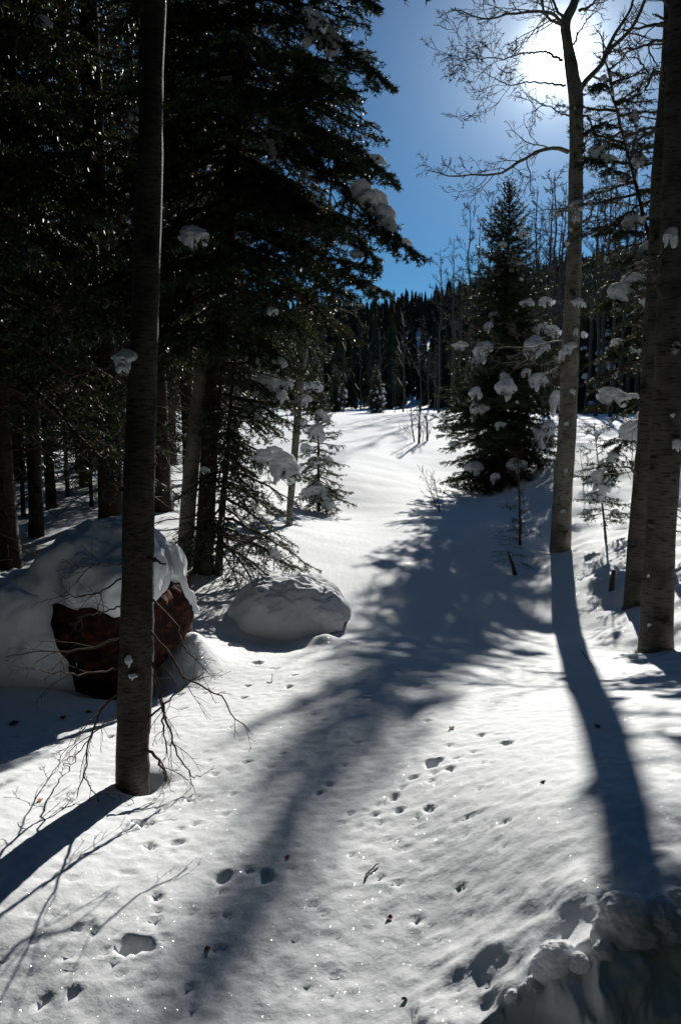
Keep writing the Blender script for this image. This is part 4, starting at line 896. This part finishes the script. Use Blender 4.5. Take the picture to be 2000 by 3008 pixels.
pI3 = hit(1795, 1738); obj_ = obj('stub', *tubes([(np.array([(0, 0, -.1), (0, 0, .06), (.012, 0, .22), (.014, 0, .225)]), np.array([.035, .03, .022, .002]))], 8), M_TWIG, None, pI3)
tag(obj_, 'short dark stub poking from the snow below the sapling', 'stub')
def shrub(u, v, stems, label, seed, L2, name='bare_shrub', n=9):
    b = hit(u, v); root = empty(name, b); rs = np.random.default_rng(seed)
    for (u0, v0, u1, v1, r_) in stems:
        p0 = hit(u0, v0); p1 = at(u1, v1, p0[1]); P = spline(np.array([p0-[0, 0, .08], p0*.5+p1*.5+rs.normal(0, .01, 3), p1]), 10); o_ = [(P, np.linspace(r_, r_*.35, 10))]
        twigs(rs, o_, P, r_*.6, .002, 1, n, L2, .3, .15, .1, (.5, 1.0), max(.0022, r_*.2), 6); obj('stem', *tubes(rel(o_, b), 4), M_TWIG, root)
    return tag(root, label, 'shrub')
shrub(1228, 1303, [(1230,1303,1232,1195,.040),(1218,1298,1206,1205,.024),(1255,1298,1252,1212,.036),(1212,1290,1185,1255,.008),(1205,1292,1165,1270,.008),(1240,1300,1246,1240,.01)], 'clump of thin bare stems on the crest of the open slope', 2, .5)
shrub(1293, 1505, [(1293,1508,1272,1400,.010),(1292,1500,1240,1380,.006)], 'spindly bare sapling at the foot of the spruce', 6, .4, 'bare_sapling')
shrub(1712, 1400, [(1716,1420,1702,1330,.008),(1722,1415,1725,1345,.006)], 'wispy bare twigs beside the tall aspen trunk', 7, .3)
shrub(690, 1745, [(690,1740,712,1688,.004)], 'tiny twig sticking out of the snow near the small mound', 8, .12, 'snow_twig', 4)

# ------------------------------------------------------------------ boulders under snow
def rock_material():
    m, t, n, l = new_mat('red_sandstone'); o = n('ShaderNodeOutputMaterial'); p = n('ShaderNodeBsdfPrincipled'); p.inputs['Roughness'].default_value = 0.9; p.inputs['Specular IOR Level'].default_value = 0.2
    tc = n('ShaderNodeTexCoord'); mp = n('ShaderNodeMapping'); mp.inputs['Rotation'].default_value = (0.5, 0.9, 0.3); mp.inputs['Scale'].default_value = (1, 1.3, 1.5); l(tc.outputs['Object'], mp.inputs['Vector'])
    x = n('ShaderNodeTexNoise'); x.inputs['Scale'].default_value = 5.5; x.inputs['Detail'].default_value = 8; x.inputs['Roughness'].default_value = 0.7; x.inputs['Distortion'].default_value = 0.6; l(mp.outputs['Vector'], x.inputs['Vector'])
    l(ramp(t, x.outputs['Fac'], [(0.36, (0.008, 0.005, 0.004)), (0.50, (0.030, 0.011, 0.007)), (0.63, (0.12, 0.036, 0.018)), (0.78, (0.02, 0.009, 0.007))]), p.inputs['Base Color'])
    b = n('ShaderNodeBump'); b.inputs['Strength'].default_value = 0.8; b.inputs['Distance'].default_value = 0.04; l(x.outputs['Fac'], b.inputs['Height']); l(b.outputs['Normal'], p.inputs['Normal']); l(p.outputs['BSDF'], o.inputs['Surface']); return m
M_ROCK = rock_material()
def facet_rock(planes, seed, amp):
    D, F_ = ICO5; r = np.full(len(D), 9.0)
    for n_, d in planes:
        n_ = np.array(n_, float); n_ /= np.linalg.norm(n_); q = D@n_; lim = np.where(q > 0.02, np.minimum(d/np.maximum(q, 0.02), 9.0), 9.0); r = -np.log(np.exp(-16*r)+np.exp(-16*lim))/16
    P = D*r[:, None]; return P*(1+amp*(noise3(P, 3.5, seed)+0.5*noise3(P, 9, seed+1)+0.35*noise3(P, 24, seed+2)))[:, None], F_
def snow_dome(right, left, yb, yf, up, down, p, seed, amp, tilt=0.0, front_cut=None):
    D, F_ = ICO5
    a = np.where(D[:, 0] > 0, right, left); b = np.where(D[:, 1] > 0, yb, yf); az_ = np.arctan2(D[:, 1], D[:, 0]); c = np.where(D[:, 2] > 0, up, down*(1+.40*np.sin(3*az_+seed)+.22*np.sin(7*az_+seed*2)))
    r = 1/((np.abs(D[:, 0])/a)**p+(np.abs(D[:, 1])/b)**p+(np.abs(D[:, 2])/c)**p)**(1/p)
    if front_cut:
        n_ = np.array(front_cut[0], float); n_ /= np.linalg.norm(n_); q = D@n_; lim = np.where(q > 0.02, front_cut[1]/np.maximum(q, .02), 9.0); r = -np.log(np.exp(-14*r)+np.exp(-14*lim))/14
    P = D*r[:, None]
    P = P*(1+amp*(noise3(P, 3.0, seed)+0.45*noise3(P, 9, seed+1)))[:, None]
    top = sstep(0.1, 0.8, D[:, 2]); P[:, 2] += top*(0.030*fbm(P[:, 0]/0.075, P[:, 1]/0.05, seed+4, 3)); P += (noise3(P, 26, seed+6)*.006+noise3(P, 60, seed+7)*.003)[:, None]*D
    c_, s_ = cos(tilt), sin(tilt); return np.stack([c_*P[:, 0]-s_*P[:, 2], P[:, 1], s_*P[:, 0]+c_*P[:, 2]], 1), F_
pB = at(372, 1825, 4.98); bo = empty('boulder', (pB[0], pB[1], gz(pB[0], pB[1])-0.05)); oB = pB-np.array(bo.location)
V_, F_ = facet_rock([((.894, -.1, .447), .435), ((.80, -.25, -.55), .36), ((.62, -.78, .10), .43), ((.12, -1, -.40), .44), ((-.05, -.82, -.50), .44), ((-.50, -.85, -.12), .47), ((-.95, -.2, -.05), .50), ((0, 0, 1), .27), ((.2, -.55, .8), .42), ((0, 1, 0), .5), ((0, 0, -1), .75), ((.9, .3, 0), .46), ((.3, -.9, -.5), .40), ((-.3, -.75, .45), .47), ((.75, -.5, .35), .42)], 3, 0.15)
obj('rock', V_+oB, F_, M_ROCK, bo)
V_, F_ = snow_dome(.36, .66, .60, .43, .37, .19, 2.0, 5, 0.26, 0.14)
obj('snow_cap', V_+oB+np.array([-.02, -.02, .29]), F_, M_CAP, bo)
V_, F_ = snow_dome(.42, .60, .7, .50, .50, .5, 2.1, 9, 0.16)
obj('snow_drift', V_+oB+np.array([-.66, -.06, -.14]), F_, M_CAP, bo)
rim = spline(np.array([at(u_, v_, y_)-np.array(bo.location) for u_, v_, y_ in [(508,1610,5.02),(524,1665,4.97),(542,1715,4.94),(564,1765,4.92),(580,1802,4.90)]]), 24)
tv, tf = tubes([(rim, np.linspace(.030, .014, 24)*(1+.6*vnoise(np.arange(24)*.8, np.zeros(24), 2)))], 10); obj('snow_rim', tv+noise3(tv, 22, 4)[:, None]*.02+noise3(tv, 60, 5)[:, None]*.008, tf, M_CLUMP, bo)
tag(bo, 'red sandstone boulder under a thick cap of snow behind the slim fir', 'boulder')
pM = at(862, 1815, 6.4); mo = empty('boulder', (pM[0], pM[1], gz(pM[0], pM[1])-0.03)); oM = pM-np.array(mo.location)
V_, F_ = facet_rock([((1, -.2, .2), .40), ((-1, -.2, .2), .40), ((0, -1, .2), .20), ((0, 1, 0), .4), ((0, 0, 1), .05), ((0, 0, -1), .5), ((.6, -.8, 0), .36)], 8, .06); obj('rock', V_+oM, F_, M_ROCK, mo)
V_, F_ = snow_dome(.50, .56, .62, .46, .33, .20, 2.0, 12, .15, .05, ((.15, -1, .25), .42)); obj('snow_cap', V_+oM+np.array([0, 0.03, .0]), F_, M_CAP, mo)
V_, F_ = snow_dome(.25, .30, .35, .25, .22, .20, 2.1, 14, .15, -.2); obj('snow_cap', V_+oM+np.array([.20, -.06, .03]), F_, M_CAP, mo)
tag(mo, 'low boulder buried in a rounded mound of snow beside the tracks', 'boulder')

# ------------------------------------------------------------------ litter lying on the snow
M_LEAF = plain_material('dead_leaf', (0.10, 0.03, 0.015), (0.22, 0.08, 0.035), 60, 0.7)
def leaf(u, v, px, label, seed):
    p = hit(u, v); p[2] = surf(p[0], p[1]); rs = np.random.default_rng(seed); s_ = .5*px/FPX*np.hypot(p[1], EYE)*1.2
    a = np.linspace(0, 2*pi, 11)[:-1]; rad = s_*(1+.35*np.cos(a))*(1+.18*rs.normal(size=10)); V0 = np.stack([rad*np.cos(a)*1.2, rad*np.sin(a)*.75, np.abs(np.sin(a))*s_*.55+rs.normal(0, .1*s_, 10)+.15*s_], 1)
    V0 = np.vstack([V0, [[0, 0, .1*s_]]]); V1 = V0-np.array([0, 0, .0015])
    F_ = [(k, (k+1) % 10, 10) for k in range(10)]+[((k+1) % 10+11, k+11, 21) for k in range(10)]+[(k, k+11, (k+1) % 10+11) for k in range(10)]+[(k, (k+1) % 10+11, (k+1) % 10) for k in range(10)]
    o = obj('dead_leaf', np.vstack([V0, V1]), np.array(F_), M_LEAF, None, p, smooth=False); o.rotation_euler = (0, 0, rs.uniform(0, 6)); return tag(o, label, 'leaf')
leaf(48, 2125, 24, 'curled red-brown leaf on the snow near the left edge', 1); leaf(186, 2112, 17, 'dark scrap of leaf below the boulder, next to the red leaf', 2)
leaf(258, 2096, 12, 'small dark scrap of leaf left of the dead boughs', 3); leaf(612, 2801, 16, 'brown bud lying alone on the lower snow', 4); leaf(1190, 2946, 10, 'reddish leaf scrap at the bottom edge of the snow', 5)
leaf(843, 2536, 12, 'tiny brown scrap inside the long spruce shadow', 6); leaf(1752, 2146, 20, 'brown scrap inside the trunk shadow of the tall aspen', 7); leaf(1143, 2708, 16, 'dark seed scrap in a small hole, lower middle', 8); leaf(120, 2358, 14, 'dark scrap at the edge of the slim fir shadow', 9); leaf(1325, 2154, 16, 'dark crumb at the rim of the spruce shadow', 10); leaf(1593, 2322, 16, 'brown crumb in a pit beside the aspen shadow', 11)
def ground_twig(run, r_, label, seed):
    Q = [hit(u_, v_) for u_, v_ in run]; Q = [np.array([q[0], q[1], surf(q[0], q[1])+r_*1.2]) for q in Q]; b = Q[0].copy(); P = spline(np.array(Q)-b, 10); rs = np.random.default_rng(seed); P[1:-1] += rs.normal(0, .002, (8, 3))
    o_ = [(P, np.linspace(r_, r_*.5, 10)), (np.array([P[5], P[5]+[.012, .006, .006]]), np.array([r_*.6, r_*.3]))]
    return tag(obj('fallen_twig', *tubes(o_, 5), M_TWIG, None, b), label, 'twig')
ground_twig([(1072, 2596), (1085, 2584), (1112, 2562)], .004, 'short broken twig lying on the open snow, lower middle', 1)
ground_twig([(1706, 1912), (1728, 1940), (1748, 1968)], .004, 'thin dark twig lying across the aspen shadow', 2)
ground_twig([(785, 2006), (797, 2002), (800, 1980)], .0025, 'fine twig on the snow below the buried boulder', 3)

# ------------------------------------------------------------------ woods in the distance
def far_fir(rng, H, R, tiers=7, spikes=9, bare=0.06):
    V = []; F_ = []
    for k in range(tiers):
        f = k/tiers; zt = H*(bare+(1-bare)*(f+1.7/tiers)); zt = min(zt, H); zl = H*(bare+(1-bare)*f); r = R*(1-f)**0.85+0.04*R
        for q in range(spikes):
            a = (q+rng.uniform(-.35, .35))*2*pi/spikes+k*.7; d = pi/spikes*rng.uniform(.7, 1.25); rq = r*rng.uniform(.65, 1.2); zq = zl-rng.uniform(0, .05)*H
            b = len(V); V += [(0, 0, zt), (rq*.8*cos(a-d), rq*.8*sin(a-d), zq+.03*H), (rq*cos(a), rq*sin(a), zq-.02*H), (rq*.8*cos(a+d), rq*.8*sin(a+d), zq+.03*H)]; F_ += [(b, b+1, b+2), (b, b+2, b+3)]
    b = len(V); V += [(-.03*R*3, 0, -.5), (.03*R*3, 0, -.5), (0, .09*R, -.5), (0, 0, H)]; F_ += [(b, b+1, b+3), (b+1, b+2, b+3), (b+2, b, b+3)]
    return np.array(V, float), np.array(F_)
rF = np.random.default_rng(33)
VAR = [far_fir(rF, 1.0, rF.uniform(.11, .17), 9, 8) for _ in range(12)]
def scatter(name, spots, mat, label=None):
    Vs, Fs, o = [], [], 0
    for (x, y, z, h, wd) in spots:
        V0, F0 = VAR[rF.integers(len(VAR))]; a = rF.uniform(0, 6.28); c, s = cos(a), sin(a)
        V1 = np.stack([(c*V0[:, 0]-s*V0[:, 1])*h*wd+x, (s*V0[:, 0]+c*V0[:, 1])*h*wd+y, np.maximum(V0[:, 2]*h, -.3)+z], 1); Vs.append(V1); Fs.append(F0+o); o += len(V0)
    m = obj(name, np.concatenate(Vs), np.concatenate(Fs), mat, smooth=False); return tag(m, label, None, None, 'stuff')
n_ = 6800; az = rF.uniform(radians(-58), radians(58), n_); rad = np.sqrt(rF.uniform(118**2, 425**2, n_)); xs_ = rad*np.sin(az); ys_ = rad*np.cos(az)
zs_ = land(xs_, ys_); hs_ = rF.uniform(5, 13, n_)*(0.8+0.4*rF.random(n_))
scatter('far_forest', list(zip(xs_, ys_, zs_, hs_, rF.uniform(.9, 1.5, n_))), M_NEEDLE_FAR)
# skyline spruces that can be told apart one by one
sky_me = []
for k in range(5):
    V0, F0 = far_fir(rF, 1.0, .13, 12, 10); me = make_mesh('crown', V0, F0, False); me.materials.append(M_NEEDLE_FAR); sky_me.append(me)
for k in range(46):
    u_ = 860+k*(1420-860)/46+rF.uniform(-7, 7); r_ = rF.uniform(405, 432); d = ray(u_, 900); x_ = d[0]/d[1]*r_; h_ = rF.uniform(8, 12) if rF.random() < .6 else rF.uniform(12, 19)
    o = link('far_spruce', sky_me[k % 5], None, None, (x_, r_, gz(x_, r_)-.3)); wd = rF.uniform(.75, 1.15); o.scale = (h_*wd, h_*wd, h_); o.rotation_euler = (0, 0, rF.uniform(0, 6))
    tag(o, 'pointed spruce standing on the ridge against the sky', 'tree', 'spruces along the skyline')

# bare aspen grove behind the spruce and along the foot of the hill
GROVE = [aspen(201, 11.0, .10, .42, 22, 2.0, 2, 7, .010), aspen(202, 13.0, .12, .45, 24, 2.1, 2, 7, .010), aspen(203, 9.0, .075, .35, 20, 1.7, 2, 7, .009)]
gp = {}
def grove(k, p, rz, s_, label, group):
    if k not in gp:
        r = plant_aspen(GROVE[k], 'aspen_tree', p, label, group, rz, s_); gp[k] = r; return r
    return copy_tree(gp[k], p, rz, s_, label, 'tree', group)
rgv = np.random.default_rng(9)
TOPS = [(1290,735,58),(1330,700,56),(1372,610,50),(1395,650,62),(1345,790,66),(1430,560,48),(1455,600,58),(1560,560,46),(1590,520,44),(1612,500,40),(1640,540,50),(1575,640,60),(1625,600,62),(1720,520,42),(1745,500,38),(1765,490,44),(1790,520,36),
        (1812,480,40),(1840,500,46),(1870,540,38),(1895,510,42),(1925,480,36),(1955,470,44),(1990,480,40),(1735,620,56),(1800,640,60),(1860,620,58),(2040,480,40),(1660,620,54),(1530,660,64)]
for q, (u_, v_, Y_) in enumerate(TOPS):
    if u_ < 1470 and q > 2: Y_ += 34
    p = foot(u_, Y_); top = at(u_, v_, Y_)[2]; k = q % 3; H_ = (11., 13., 9.)[k]
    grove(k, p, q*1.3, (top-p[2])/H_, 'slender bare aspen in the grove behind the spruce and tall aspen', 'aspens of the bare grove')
for q in range(22):
    u_ = 870+q*25+rgv.uniform(-22, 22); Y_ = rgv.uniform(74, 116); p = foot(u_, Y_)
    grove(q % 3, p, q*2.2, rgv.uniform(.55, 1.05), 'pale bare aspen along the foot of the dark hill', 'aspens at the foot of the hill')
# firs of the second row
for q, (u_, Y_, s_) in enumerate([(1715,25,.95),(1775,30,1.15),(1835,24,.9),(1885,29,1.2),(1940,23,1.0),(1990,27,1.2),(2060,20,1.1),(1655,38,1.1),(1585,44,1.2),(2140,26,1.2),(1745,44,1.4),(1850,46,1.5),(1960,48,1.5)]):
    Y_ += 28; copy_tree(fH, foot(u_, Y_), q*1.9+.7, s_*1.55, 'dark snow-flecked spruce in the wood behind the right-hand aspens', 'tree', 'spruces behind the right-hand aspens')
for q, (u_, Y_, s_) in enumerate([(1105,82,2.2),(985,90,2.4),(1345,70,2.0),(925,76,2.6)]):
    copy_tree(fH, foot(u_, Y_), q*1.1+.5, s_*.36, ['snowy young fir at the far edge of the meadow, under the hill', 'young fir at the far left edge of the meadow', 'young fir on the meadow edge next to the big spruce', 'young fir just behind the little snow-laden fir'][q], 'tree')
# unseen wood added beside and behind the camera to hold back sky light
spots = []
for k in range(430):
    a = radians(rF.uniform(48, 305)); r_ = 6.5+22*rF.random()**1.3
    if a < radians(75) or a > radians(290): r_ = max(r_, 8.0)
    if r_ < 6 and a > radians(235): r_ += 3
    x, y = r_*sin(a), r_*cos(a)
    spots.append((x, y, gz(x, y), rF.uniform(11, 19), rF.uniform(1.0, 1.5)))
scatter('sky_block_forest', spots, M_NEEDLE_FAR)
